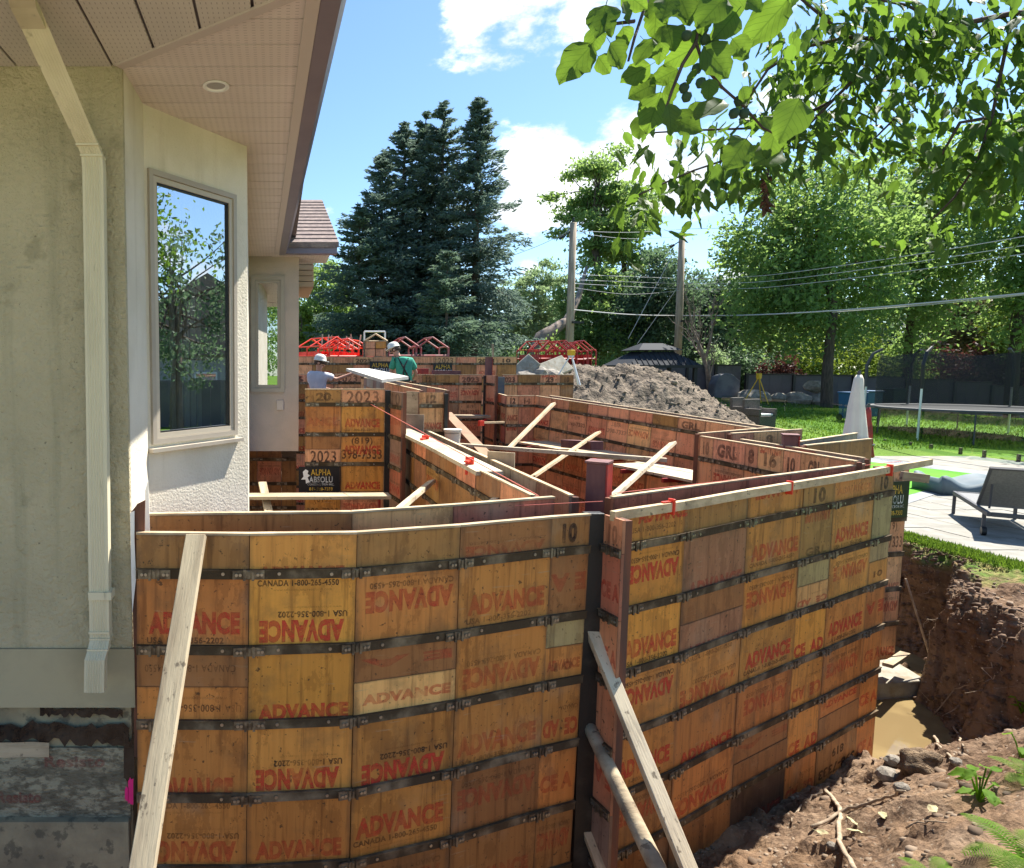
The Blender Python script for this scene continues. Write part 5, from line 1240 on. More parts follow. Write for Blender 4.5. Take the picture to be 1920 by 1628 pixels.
# trampoline
def trampoline():
    c = W(1815, 740, 21.0); zg = W(1815, 838, 20).z; cz = float(lawnz(c.x, c.y)); root = empty('trampoline', (c.x, c.y, cz), 0, 'round trampoline with tall padded poles and a dark net on the lawn', 'trampoline')
    Rr = 2.35; h = .85; Ht = 2.75
    ringp = [(Rr*math.cos(a), Rr*math.sin(a), h) for a in np.linspace(0, 2*math.pi, 41)]
    MB().tube(ringp, .035, 8, False).build('frame_ring', m_grey, root)
    MB().lathe([(0.0,h-.02),(Rr-.25,h-.02),(Rr-.25,h-.01),(0,h-.01)], 40).build('jumping_mat', m_black, root)
    MB().lathe([(Rr-.10,h+.005),(Rr+.02,h+.02),(Rr+.02,h+.04),(Rr-.10,h+.02)], 40).build('pad', M('pad_grey', (.05,.055,.06), None, .6, bump=.1), root)
    for k in range(6):
        a = 2*math.pi*k/6+.35; x, y = Rr*math.cos(a), Rr*math.sin(a)
        MB().tube([(x*1.04,y*1.04,-.1),(x*1.03,y*1.03,1.5)], .028, 8).build('pole', m_white, root)
        MB().tube([(x*1.03,y*1.03,1.5),(x*1.04,y*1.04,2.2),(x*.98,y*.98,2.6),(x*.88,y*.88,Ht)], .045, 8).build('pole_sleeve', m_black if k % 2 else m_grey, root)
        b2 = a+.5; MB().tube([(Rr*math.cos(b2),Rr*math.sin(b2),h),(Rr*math.cos(b2)*1.02,Rr*math.sin(b2)*1.02,-.1)], .022, 6).build('leg', m_grey, root)
    net = MB(); n = 36
    for i, z in enumerate((h+.05, 1.5, 2.2, 2.6)):
        for j in range(n): a = 2*math.pi*j/n; k = .93+.015*math.cos(6*a)-(.03 if i == 3 else 0); net.v.append((Rr*math.cos(a)*k, Rr*math.sin(a)*k, z-(.12*(1-abs(math.cos(3*(a-.35)))) if i == 3 else 0)))
    for i in range(3):
        for j in range(n): net.f.append((i*n+j, i*n+(j+1) % n, (i+1)*n+(j+1) % n, (i+1)*n+j))
    net.build('safety_net', m_net, root, smooth=True)
trampoline()
# white closed parasol with a red one behind it
def parasol(label, x, ytop, Y, w, mat, name='closed_parasol'):
    t_ = W(x, ytop, Y); b = Vector((t_.x, t_.y, YARD)); root = empty(name, b, 0, label, 'parasol'); H = t_.z-b.z
    n = 28; m = MB(); prof = [(.05,H-.02),(.09,H-.10),(.11,H-.3),(.15,H*.72),(.20,H*.5),(.25,H*.34),(.28,H*.28),(.24,H*.26)]
    for r_, z in prof:
        for j in range(n): a = 2*math.pi*j/n; k = 1+.20*math.sin(a*7+z*1.6)*(1-z/H+.22)+.05*math.sin(a*3+z*4); m.v.append((r_*w*k*math.cos(a), r_*w*k*math.sin(a), z))
    for i in range(len(prof)-1):
        for j in range(n): m.f.append((i*n+j, i*n+(j+1) % n, (i+1)*n+(j+1) % n, (i+1)*n+j)[::-1])
    m.f.append(tuple(range(n))); m.build('canopy', mat, root, smooth=True)
    MB().tube([(.27*w*math.cos(a),.27*w*math.sin(a),H*.45) for a in np.linspace(0,6.29,17)], .02, 6, False).build('tie_strap', m_grey, root); MB().tube([(0,0,0),(0,0,H+.06)], .025, 8).build('mast', m_grey, root); MB().lathe([(.28,0),(.28,.05),(.05,.07)], 20).build('base', m_grey, root)
parasol('white closed parasol on the deck behind the forms', 1611, 701, 12.6, .8, m_cloth)
parasol('red closed parasol showing behind the white one', 1629, 762, 14.5, .5, m_red)
# wheelie bins
def bin_(label, x, y, Y, mat, w=.58, h=1.0):
    p = base_at(x, Y)+Vector((0,0,.04)); root = empty('wheeled_bin', p, 0, label, 'bin')
    MB().raw([(-w*.42,-w*.42,.08),(w*.42,-w*.42,.08),(w*.42,w*.42,.08),(-w*.42,w*.42,.08),(-w/2,-w/2,h),(w/2,-w/2,h),(w/2,w/2,h),(-w/2,w/2,h)], [(0,3,2,1),(4,5,6,7),(0,1,5,4),(1,2,6,5),(2,3,7,6),(3,0,4,7)]).build('body', mat, root)
    MB().box((-w*.54,-w*.56,h+.004),(w*.54,w*.56,h+.06)).build('lid', mat, root, bevel=.02)
    for s in (-1, 1): MB().tube([(s*w*.42,w*.35,.12),(s*w*.5,w*.35,.12)], .12, 14).build('wheel', m_black, root)
m_binblue = M('blue_bin', (.03,.10,.22), None, .5, bump=0); m_bingreen = M('green_bin', (.02,.06,.05), None, .5, bump=0)
bin_('blue bin left of the parasol', 1602, 800, 24.5, m_binblue); bin_('second blue bin showing right of the parasol', 1632, 798, 25.5, m_binblue); bin_('dark green bin by the fence behind the trampoline', 1680, 785, 31, m_bingreen)
# wicker chairs
def wchair(label, x, y, Y, rz):
    p = base_at(x, Y)+Vector((0,0,.04)); root = empty('wicker_chair', p, rz, label, 'chair', 'wicker chairs on the lawn')
    MB().box((-.36,-.34,.0),(.36,.34,.40)).build('seat', m_wicker, root, bevel=.02); MB().box((-.34,.24,.42),(.34,.34,.95)).build('backrest', m_wicker, root, bevel=.02)
    for s in (-1, 1): MB().box((s*.34-.05,-.34,.405),(s*.34+.05,.23,.64)).build('armrest', m_wicker, root, bevel=.015)
    MB().box((-.28,-.3,.405),(.28,.22,.47)).build('cushion', m_white, root, bevel=.02)
wchair('left wicker chair beside the soil heap', 1401, 797, 23.5, R(25)); wchair('right wicker chair beside the soil heap', 1427, 801, 22.9, R(15))
# tripods
def tripod(label, x, yt, yb, Y, lm, hm, sp_=.5):
    t_ = W(x, yt, Y); b = W(x, yb, Y); H = t_.z-b.z; root = empty('survey_tripod', b, .3, label, 'tripod')
    for k in range(3):
        a = 2.1*k+.4; q = (sp_*math.cos(a), sp_*math.sin(a), 0)
        MB().tube([(.04*math.cos(a),.04*math.sin(a),H*.8), q], .022, 6).build('leg', lm, root)
    MB().lathe([(.09,H*.79),(.09,H*.82),(.03,H*.82)], 14).build('head_plate', lm, root)
    MB().box((-.08,-.08,H*.82),(.08,.08,H*.98)).build('laser_level', hm, root, bevel=.015); MB().lathe([(.05,H*.98),(.05,H),(.01,H)], 12).build('laser_cap', m_black, root)
tripod('silver tripod with a brass laser level on the stones', 1069, 655, 722, 19.8, m_white, m_yellow, .48)
tripod('yellow tripod with a yellow laser level by the heap', 1420, 699, 757, 30, m_yellow, m_yellow, .55)
# glass pool fences
def glass_run(label, pts, h, name='glass_fence'):
    P = [G(x, y, YARD) for x, y in pts]; root = empty(name, P[0], 0, label, 'glass fence')
    for i in range(len(P)-1):
        a, b = P[i]-P[0], P[i+1]-P[0]; u = (b-a).normalized(); n = max(1, round((b-a).length/1.6))
        for k in range(n):
            q0 = a+(b-a)*(k/n)+u*.03; q1 = a+(b-a)*((k+1)/n)-u*.03; ang = math.atan2(u.y, u.x)
            g = MB().box((0,-.006,.08),((q1-q0).length,.006,h)).build('glass_pane', m_fenceglass, root); g.location = (q0.x, q0.y, 0); g.rotation_euler = (0, 0, ang)
            for f_ in (.2, .8):
                s = q0.lerp(q1, f_); o = MB().box((-.03,-.03,0),(.03,.03,.19)).box((-.05,-.05,0),(.05,.05,.012)).build('spigot', m_latch, root, bevel=.004); o.location = (s.x, s.y, .012); o.rotation_euler = (0, 0, ang)
    return root
glass_run('glass pool fence running from the chairs past the trampoline', [(1350,790),(1642,834),(1935,870)], 1.15)
P0 = Vector((8.98, 7.3, YARD)); root = empty('glass_fence', P0, 0, 'glass fence panel at the near edge of the deck by the lounger', 'glass fence')
for k in range(3):
    MB().box((.05+k*1.4,-.006,.08),(1.38+k*1.4,.006,1.15)).build('glass_pane', m_fenceglass, root)
    for f_ in (.25, 1.15):
        MB().box((k*1.4+f_-.03,-.03,.012),(k*1.4+f_+.03,.03,.2)).box((k*1.4+f_-.055,-.055,.012),(k*1.4+f_+.055,.055,.026)).build('spigot', m_latch, root, bevel=.004)
# lounger
def lounger(label, x, y, rz, s=1.0):
    p = G(x, y, YARD+.015); root = empty('sun_lounger', p, rz, label, 'sun lounger'); L, w = 1.95, .68
    fr = MB()
    for q in (0, w): fr.box((0,q-.02,.30),(L,q+.02,.36))
    fr.box((0,.021,.30),(.04,w-.021,.36)).box((L-.04,.021,.30),(L,w-.021,.36)); fr.build('frame', m_grey, root, bevel=.006)
    for xx in (.02, L-.25):
        for q in (0, w): MB().box((xx,q-.018,0),(xx+.04,q+.018,.298)).build('leg', m_grey, root)
    MB().box((.045,.03,.33),(1.2,w-.03,.35)).build('seat_sling', m_mesh, root)
    bk = Matrix.Translation((1.2,0,.35)) @ Matrix.Rotation(R(-50), 4, 'Y')
    MB().box((0,.05,0),(.76,w-.05,.015), bk).build('back_sling', m_mesh, root)
    MB().box((0,.02,-.01),(.78,.049,.025), bk).box((0,w-.049,-.01),(.78,w-.02,.025), bk).box((.75,.0495,-.01),(.78,w-.0495,.025), bk).build('back_frame', m_grey, root)
    for q in (.1, w-.1): MB().bar((1.45,q,.34),bk @ Vector((.45,q,-.01)),.02,.02).build('back_strut', m_grey, root)
    for q in (0, w): MB().tube([(L-.2,q-.025,.06),(L-.2,q+.025,.06)], .06, 14).build('wheel', m_black, root)
    return root
p1 = G(1782, 962, YARD+.015); p2 = G(1864, 1022, YARD+.015)
lounger('grey sling sun lounger with raised back on the paved deck', 1786, 962, math.atan2(p2.y-p1.y, p2.x-p1.x))
# blue grey curved pool float / slide
fl = G(1815, 925, YARD); root = empty('curved_float', (fl.x, fl.y, YARD+.015), R(-8), 'curved blue grey vinyl float lying beyond the lounger', 'pool float')
n = 26; m = MB()
for i in range(n):
    t_ = i/(n-1); x = -.7+1.7*t_; z = .20*math.exp(-((t_-.03)/.13)**2)+.06+.16*math.exp(-((t_-.62)/.25)**2)
    for q, dz in ((-.35,.0),(-.32,.10),(-.24,.03),(.24,.03),(.32,.10),(.35,.0)): m.v.append((x, q, z+dz)) 
    for q in (.35,-.35): m.v.append((x, q, 0.0))
for i in range(n-1):
    for j in range(8): m.f.append((i*8+j, i*8+(j+1) % 8, (i+1)*8+(j+1) % 8, (i+1)*8+j)[::-1])
m.f.append(tuple(range(8))); m.f.append(tuple((n-1)*8+j for j in range(8))[::-1]); m.build('float_body', m_bluegrey, root, smooth=True)
MB().box((.5,-.2,.17),(.9,.2,.21)).build('cover_fold', M('float_grey', (.13,.15,.17), None, .5, bump=.05), root, bevel=.03)

# ------------------------------------------------------------------ red racks
def rack(label, x, ytop, Y, w, d, rz, mat=m_red, n=2, yb=695, name='form_rack', filled=False, group='red steel form racks'):
    t_ = W(x, ytop, Y); zb_ = W(x, yb, Y).z; H = t_.z-zb_; root = empty(name, (t_.x, t_.y, zb_), rz, label, 'rack', group); hs = H*.72
    for k in range(n):
        y = -d/2+d*k/(n-1)
        MB().tube([(-w/2,y,0),(-w/2,y,hs*.95),(-w*.42,y,hs)], .028, 6).tube([(w/2,y,0),(w/2,y,hs*.95),(w*.42,y,hs)], .028, 6).tube([(-w*.48,y,hs*.95),(0,y,H),(w*.48,y,hs*.95)], .03, 6).tube([(-w/2,y,hs*.62),(w/2,y,hs*.62)], .035, 6).build('end_frame', mat, root)
    rl = MB()
    for s in (-1, 1):
        for z in (.1, hs*.62, hs): rl.tube([(s*w/2,-d/2,z),(s*w/2,d/2,z)], .022, 6)
    rl.tube([(0,-d/2,H),(0,d/2,H)], .025, 6); rl.build('side_rails', mat, root)
    if filled:
        g = MB()
        for k in range(9): g.box((-w*.42+k*w*.095,-d*.45,.05),(-w*.42+k*w*.095+.02,d*.45,hs*.8))
        g.build('stored_bars', mat, root)
    return root
m_redpale = M('red_paint_faded', (.36, .05, .05), (.30, .16, .14), .6, 5, .1)
rack('leftmost red rack, crowded with bars, behind the worker in grey', 607, 634, 22.5, 1.3, 1.6, R(28), m_redclamp, 3, filled=True)
rack('second red rack from the left, packed with rods', 640, 637, 22.0, 1.2, 1.4, R(12), m_redclamp, 3, filled=True)
rack('third red rack from the left beside the stack of forms', 664, 638, 23.5, 1.1, 1.4, R(-20), m_redclamp, 2)
rack('red gable rack just right of the worker in green', 753, 634, 21.5, 1.0, 1.2, 0, m_redpale, 2)
rack('red gable rack furthest right of the pair', 803, 634, 21.5, 1.0, 1.2, 0, m_redpale, 2)
for i, (x, lb) in enumerate(((1008,'leftmost rack of the group behind the pale stones'),(1027,'second rack of the group behind the pale stones'),(1046,'third rack of the group behind the pale stones'),(1068,'fourth rack of the group, behind the silver tripod'),(1086,'rightmost rack of the group behind the silver tripod'))):
    rack('red '+lb, x, 640+(i % 2)*3, 26+.4*i, 1.0, 1.1, R(25-8*i), m_red, 3, 700, filled=True)
for i, (x, lean) in enumerate(((603,2),(612,6),(615,9),(633,2),(650,0),(654,3),(664,-8),(672,6))):
    beam('wooden_stake', ('pale wooden stake poking up from the left red racks, number %s from the left' % ('one','two','three','four','five','six','seven','eight')[i]), W(x,655,22), W(x+lean*.8,627+(i*7) % 6,22), .05, .04, m_palewood, cat='stake')
fs = W(701, 700, 21.2); root = empty('form_stack', fs, 0, 'crate of stacked orange forms under a pale gable between the racks', 'form stack')
for r_ in range(4):
    for c_ in range(2):
        o = MB().box((-.33+c_*.335,-.3,.05+r_*.24),(-.01+c_*.335,.3,.27+r_*.24)).build('form_panel', m_panel, root); o.color = (*(OY if (r_+c_) % 3 == 1 else IO), 1)
MB().tube([(-.36,-.31,1.0),(0,-.31,1.22),(.36,-.31,1.0)], .03, 6).tube([(-.36,-.31,1.0),(.36,-.31,1.0)], .02, 6).build('gable_bar', m_newwood, root)
MB().tube([(-.36,-.31,0),(-.36,-.31,1.0)], .03, 6).tube([(.36,-.31,0),(.36,-.31,1.0)], .03, 6).build('side_post', m_latch, root)
a = W(683,640,25); b = W(722,622,25); root = empty('white_goal_frame', (a.x, a.y, -2.5), 0, 'thin white goal frame standing behind the form stack', 'goal'); H = b.z+2.5
MB().tube([(0,0,0),(0,0,H)], .03, 8).build('upright', m_white, root); MB().tube([(b.x-a.x,0,0),(b.x-a.x,0,H)], .03, 8).build('upright', m_white, root); MB().tube([(0,0,H),(b.x-a.x,0,H)], .03, 8).build('crossbar', m_white, root)
# maroon boxes on the back forms
beam('maroon_box', 'short red form box on top of the back wall left of the long one', W(778,696,15.4), W(802,696,15.4), .2, .12, m_red, cat='box')
beam('maroon_box', 'long maroon form box on top of the back wall', W(811,698,15.5), W(862,699,15.5), .2, .09, m_purple, cat='box')
# white board
q = [W(649,691,12.6), W(692,691,13.4), W(766,706,11.6), W(716,712,10.9)]
zt = -.02; m = MB(); top = [Vector((p.x, p.y, p.z)) for p in q]; bot = [p-Vector((0,0,.05)) for p in top]
m.raw(top+bot, [(0,3,2,1)[::-1],(4,5,6,7)[::-1],(0,1,5,4)[::-1],(1,2,6,5)[::-1],(2,3,7,6)[::-1],(3,0,4,7)[::-1]])
o = m.build('white_board', M('white_board_paint', (.58,.56,.50), (.48,.46,.41), .7, 4, .1)); bm = bmesh.new(); bm.from_mesh(o.data); bmesh.ops.recalc_face_normals(bm, faces=bm.faces); bm.to_mesh(o.data); bm.free()
tag(o, 'broad white board the two workers hold across the form tops', 'board')

# ------------------------------------------------------------------ people
def skin(name, vs, es, rad, mat, parent, lv=2, root_i=0):
    me = bpy.data.meshes.new(name); me.from_pydata([tuple(v) for v in vs], es, []); me.materials.append(mat)
    o = link(bpy.data.objects.new(name, me), parent)
    md = o.modifiers.new('skin', 'SKIN'); md.use_smooth_shade = True
    for i, r_ in enumerate(rad):
        sv = me.skin_vertices[0].data[i]; sv.radius = (r_ if isinstance(r_, tuple) else (r_, r_)); sv.use_root = (i == root_i)
    sb = o.modifiers.new('sub', 'SUBSURF'); sb.levels = lv; sb.render_levels = lv
    return o
def person(loc, rz, label, J, shirt, hat_col, trousers, susp):
    root = empty('person', loc, rz, label, 'person')
    names = ['pelvis','belly','chest','neck','headlow','head','shL','elL','wrL','haL','shR','elR','wrR','haR','hipL','knL','anL','toL','hipR','knR','anR','toR']
    ed = [('pelvis','belly'),('belly','chest'),('chest','neck'),('neck','headlow'),('headlow','head'),('chest','shL'),('shL','elL'),('elL','wrL'),('wrL','haL'),('chest','shR'),('shR','elR'),('elR','wrR'),('wrR','haR'),('pelvis','hipL'),('hipL','knL'),('knL','anL'),('anL','toL'),('pelvis','hipR'),('hipR','knR'),('knR','anR'),('anR','toR')]
    rad = dict(pelvis=(.13,.09),belly=(.11,.08),chest=(.09,.065),neck=.055,headlow=.075,head=.088,shL=.045,elL=.042,wrL=.03,haL=.036,shR=.045,elR=.042,wrR=.03,haR=.036,hipL=.09,knL=.06,anL=.042,toL=.04,hipR=.09,knR=.06,anR=.042,toR=.04)
    vs = [Vector(J[n]) for n in names]; es = [(names.index(a), names.index(b)) for a, b in ed]; rr = [rad[n] for n in names]
    for s in ('L', 'R'):           # five fingers
        w_, h_ = Vector(J['wr'+s]), Vector(J['ha'+s]); d = (h_-w_).normalized(); sd_ = d.cross(Vector((0,0,1))).normalized() if abs(d.z) < .9 else Vector((1,0,0))
        for k, (off, L) in enumerate(((-.026,.07),(-.009,.085),(.009,.08),(.026,.062),(-.05,.045))):
            i0 = len(vs); p = h_+sd_*off+d*(.02 if k < 4 else -.01); vs += [p, p+d*L*.55+Vector((0,0,-.008)), p+d*L*.9+Vector((0,0,-.03))]; rr += [.012,.010,.008]
            es += [(names.index('ha'+s), i0),(i0,i0+1),(i0+1,i0+2)]
    body = skin('body', vs, es, rr, m_skin, root)
    H = Vector(J['head']); N = Vector(J['headlow']); f = Vector(J['face']).normalized(); up = (H-Vector(J['neck'])).normalized(); sd_ = f.cross(up).normalized()
    MB().tube([H+f*.07-up*.02, H+f*.112-up*.045], [.012,.016], 8).build('nose', m_skin, body, smooth=True)
    for s in (-1, 1):
        MB().tube([H+f*.082+sd_*s*.03+up*.0, H+f*.094+sd_*s*.03], .011, 8).build('eye', m_black, body); MB().tube([H+sd_*s*.085-up*.02, H+sd_*s*.10-up*.02], [.028,.02], 8).build('ear', m_skin, body)
    MB().tube([H+f*.09-up*.075-sd_*.022, H+f*.09-up*.075+sd_*.022], .007, 6).build('mouth', m_redpale, body)
    MB().tube([H-f*.03-up*.05, H-f*.03+up*.03], [.088,.093], 14).build('hair', m_twig, body, smooth=True)
    B = Matrix.Translation(H+up*.035) @ Matrix((sd_, f, up)).transposed().to_4x4()
    prof = [(.122,0),(.122,.012),(.112,.02),(.110,.06),(.092,.105),(.055,.132),(.0,.14)]; m = MB().lathe(prof, 20); m.v = [tuple(B @ Vector((x, y*1.12, z))) for x, y, z in m.v]
    hat = m.build('hard_hat', hat_col, root, smooth=True); m = MB().poly([(-.10,.09),(.10,.09),(.07,.175),(-.07,.175)], 0, .012); m.v = [tuple(B @ Vector(v)) for v in m.v]; m.build('peak', hat_col, hat)
    g = lambda n: Vector(J[n])
    sv = [g('belly')-Vector((0,0,.10)), g('belly'), g('chest')-Vector((0,0,.02)), g('neck')-up*.06, g('shL'), g('shL').lerp(g('elL'),.75), g('shR'), g('shR').lerp(g('elR'),.75)]
    skin('shirt', sv, [(0,1),(1,2),(2,3),(2,4),(4,5),(2,6),(6,7)], [(.165,.13),(.16,.13),(.175,.14),.10,.095,.075,.095,.075], shirt, root, 2, 1)
    tv = [g('pelvis')+Vector((0,0,.06)), g('pelvis'), g('hipL'), g('knL'), g('anL'), g('hipR'), g('knR'), g('anR')]
    skin('trousers', tv, [(0,1),(1,2),(2,3),(3,4),(1,5),(5,6),(6,7)], [(.158,.12),(.165,.125),.105,.078,.062,.105,.078,.062], trousers, root, 2, 1)
    for s in ('L','R'): MB().tube([g('an'+s)-Vector((0,0,.01)), g('to'+s)+(g('to'+s)-g('an'+s))*.4], [.06,.05], 10).build('boot', m_black, root, smooth=True)
    if susp:
        c, b_ = g('chest'), g('belly')
        k = Vector((0,-.135,0))
        MB().tube([g('shL')*.6+c*.4+Vector((0,-.06,.09)), c+k+Vector((-.02,-.015,-.03)), b_+k+Vector((.08,.0,-.1))], .016, 6).tube([g('shR')*.6+c*.4+Vector((0,-.06,.09)), c+k+Vector((.02,-.015,-.03)), b_+k+Vector((-.08,.0,-.1))], .016, 6).build('suspenders', m_black, root)
        MB().tube([b_+Vector((0,0,-.13))+Vector((.185*math.cos(a),.15*math.sin(a),0)) for a in np.linspace(0,2*math.pi,17)], .025, 6, False).box(tuple(b_+Vector((.14,-.1,-.26))), tuple(b_+Vector((.22,.04,-.1)))).build('tool_belt', M('belt_leather', (.16,.09,.05), None, .8, bump=.2), root)
    return root
t_ = W(742, 642, 14.2)
Jg = dict(pelvis=(.10,-.02,.93),belly=(.09,0,1.10),chest=(.03,.02,1.33),neck=(-.05,.05,1.49),headlow=(-.09,.08,1.56),head=(-.12,.10,1.65),face=(-.85,.35,-.35),
    shL=(-.14,.04,1.42),elL=(-.20,.10,1.15),wrL=(-.32,.18,1.04),haL=(-.38,.20,1.01),shR=(.21,.0,1.40),elR=(.33,.02,1.15),wrR=(.24,.14,1.0),haR=(.19,.18,.95),
    hipL=(0,-.02,.86),knL=(-.02,.05,.48),anL=(.0,-.03,.08),toL=(-.08,.1,.04),hipR=(.2,-.02,.86),knR=(.22,.05,.48),anR=(.22,-.03,.08),toR=(.2,.12,.04))
person((t_.x+.12, t_.y, t_.z-1.80), 0, 'worker in green t-shirt and pale hard hat bending over the board, back to the camera', Jg, m_shirt, m_hat, m_jeans, True)
t_ = W(600, 665, 13.6)
Jw = dict(pelvis=(0,0,.93),belly=(0,0,1.10),chest=(0,0,1.33),neck=(.01,0,1.49),headlow=(.02,0,1.56),head=(.03,0,1.65),face=(.9,-.35,-.15),
    shL=(-.17,.05,1.40),elL=(-.12,.2,1.15),wrL=(.12,.28,1.12),haL=(.19,.29,1.12),shR=(.16,-.02,1.40),elR=(.36,.02,1.30),wrR=(.62,.03,1.40),haR=(.70,.03,1.43),
    hipL=(-.1,0,.86),knL=(-.1,.04,.48),anL=(-.1,-.02,.08),toL=(-.06,.12,.04),hipR=(.1,0,.86),knR=(.1,.04,.48),anR=(.1,-.02,.08),toR=(.14,.12,.04))
person((t_.x-.03, t_.y, t_.z-1.81), 0, 'worker in pale grey shirt and light hard hat reaching right for the board', Jw, m_white_shirt, m_hat, m_jeans, False)

# ------------------------------------------------------------------ things on the foreground soil
from mathutils.bvhtree import BVHTree
_sg = bpy.data.objects['soil_ground'].data
_bv = BVHTree.FromPolygons([v.co[:] for v in _sg.vertices], [p.vertices[:] for p in _sg.polygons])
def hit(x, y):
    h = _bv.ray_cast(Vector((0, 0, 0)), ray(x, y)); return h[0] if h[0] is not None else G(x, y, YARD)
def down(X, Y):
    h = _bv.ray_cast(Vector((X, Y, 5)), Vector((0, 0, -1))); return h[0].z if h[0] is not None else YARD
def srock(label, x, y, px, i, mat=None):
    p = hit(x, y); s = px/2/F*p.y; o = rock(label, p+Vector((0,0,s*.35)), (s, s*.9, s), i, 'rock', 'rock', None, clods if mat else rocks, i); return o
srock('largest brown clod by the water at the foot of the wall', 1722, 1440, 72, 0, True)
srock('grey stone left of the largest clod', 1664, 1462, 46, 1); srock('small stone under the largest clod', 1690, 1483, 30, 2); srock('dark stone between clod and water', 1676, 1432, 30, 3)
srock('round stone right of the sticks', 1792, 1432, 22, 4); srock('small pale stone near the bottom of the picture', 1560, 1590, 22, 1)
r = np.random.default_rng(5); cl = rock_mesh(20, m_dug, 1, .6); V0 = np.array([v.co for v in cl.vertices]); F0 = np.array([p.vertices[:] for p in cl.polygons]); vs_, fs_ = [], []
for k in range(2600):
    X, Y = r.uniform(2.3, 8.5), r.uniform(2.0, 7.4)
    z0_ = down(X, Y)
    if z0_ < -3.72: continue
    s = r.uniform(.006, .022)*(1 if r.random() < .93 else 2.2); fs_.append(F0+len(vs_)*len(V0)); vs_.append(V0*s*r.uniform(.6, 1.3, 3)+np.array([X, Y, z0_+s*.2]))
me = np_mesh('gravel', np.concatenate(vs_), np.concatenate(fs_), M('pebble', (.27,.20,.14), (.12,.08,.052), .95, 1.6, .5, world=True, lo=.42, hi=.62)); o = link(bpy.data.objects.new('gravel', me)); o['kind'] = 'stuff'; tag(o, 'pebbles and crumbs scattered over the dug soil', 'gravel')
st_ = np.argwhere((steep > .25) & (gy_ < 9.5) & (gx_ > 5)); r.shuffle(st_); _rm = rock_mesh(33, m_mound, 1, .95); V0 = np.array([v.co for v in _rm.vertices])*np.array([1, 1, 1.25]); F0 = np.array([p.vertices[:] for p in _rm.polygons]); vs_, fs_ = [], []
for (i, j) in st_[:4200]:
    s = min(.038, float(np.exp(r.normal(-4.1, .55)))); fs_.append(F0+len(vs_)*len(V0)); vs_.append(V0*s*r.uniform(.6, 1.3, 3)+np.array([gxd[i, j], gy_[i, j], z_[i, j]]))
o = link(bpy.data.objects.new('earth_clods', np_mesh('earth_clods', np.concatenate(vs_), np.concatenate(fs_), M('clod_earth', (.22,.14,.09), (.10,.065,.042), .95, 3, .8, world=True)))); o['kind'] = 'stuff'; tag(o, 'crumbling clods stuck in the cut face of the bank', 'soil clods')
vs_, fs_ = [], []
for k in range(3600):
    i, j = r.integers(8, 182), r.integers(8, 252)
    if hz[i, j] < .12: continue
    s = float(np.exp(r.normal(-3.6, .5))); fs_.append(F0+len(vs_)*len(V0)); vs_.append(V0*s*r.uniform(.6, 1.3, 3)+np.array([ma[i, j]+r.uniform(-.03,.03), mb_[i, j], hz[i, j]]))
o = link(bpy.data.objects.new('heap_clods', np_mesh('heap_clods', np.concatenate(vs_), np.concatenate(fs_), M('heap_clod_earth', (.28,.22,.16), (.12,.095,.07), .95, .9, .8, world=True, lo=.4, hi=.6)))); o.location = (11.2, 22.8, -2.4); o['kind'] = 'stuff'; tag(o, 'loose clods lying on the soil heap', 'soil clods')
def stick(label, pts, r0, r1, mat=m_root, lift=.03):
    P = [hit(x, y)+Vector((0, 0, lift)) for x, y in pts]; o = P[0].copy(); n = len(P); Q = []
    for i in range(n-1):
        for k in range(4): Q.append(P[i].lerp(P[i+1], k/4)-o+Vector((random.gauss(0,.006), random.gauss(0,.006), random.gauss(0,.004))))
    Q.append(P[-1]-o); s = MB().tube(Q, [r0+(r1-r0)*i/(len(Q)-1) for i in range(len(Q))], 7).build('fallen_stick', mat, smooth=True); s.location = o; return tag(s, label, 'stick')
stick('bent pale root bending down to the bottom edge', [(1546,1490),(1566,1508),(1577,1530),(1570,1572),(1580,1600),(1602,1640)], .016, .013)
stick('pale root lying level toward the large clod', [(1523,1556),(1584,1527),(1622,1513),(1660,1503),(1697,1492)], .012, .007)
stick('thin pale root arching at the foot of the wall', [(1480,1546),(1500,1520),(1520,1500),(1546,1490)], .006, .008)
stick('dark root hanging over the water edge', [(1742,1365),(1752,1385),(1759,1402),(1787,1432)], .014, .009)
stick('second dark root over the water edge', [(1787,1369),(1798,1388),(1806,1407)], .010, .006)
stick('long thin root across the shaded bank', [(1750,1350),(1790,1300),(1830,1290),(1870,1270)], .006, .003, lift=.05)
stick('thin twig on the soil left of the fern', [(1700,1560),(1740,1548),(1775,1552)], .005, .003)
for k in range(22):
    x, y = random.uniform(1730, 1900), random.uniform(1100, 1330); p = hit(x, y)
    pts = [p+Vector((random.gauss(0,.02)*i, random.gauss(0,.02)*i, .03-.045*i+random.gauss(0,.01))) for i in range(6)]
    if k == 0: rt = MB()
    rt.tube(pts, [.005*(1-i/7) for i in range(6)], 4, False)
o = rt.build('hanging_roots', m_root); o['kind'] = 'stuff'; tag(o, 'fine torn roots hanging out of the dug bank', 'roots')
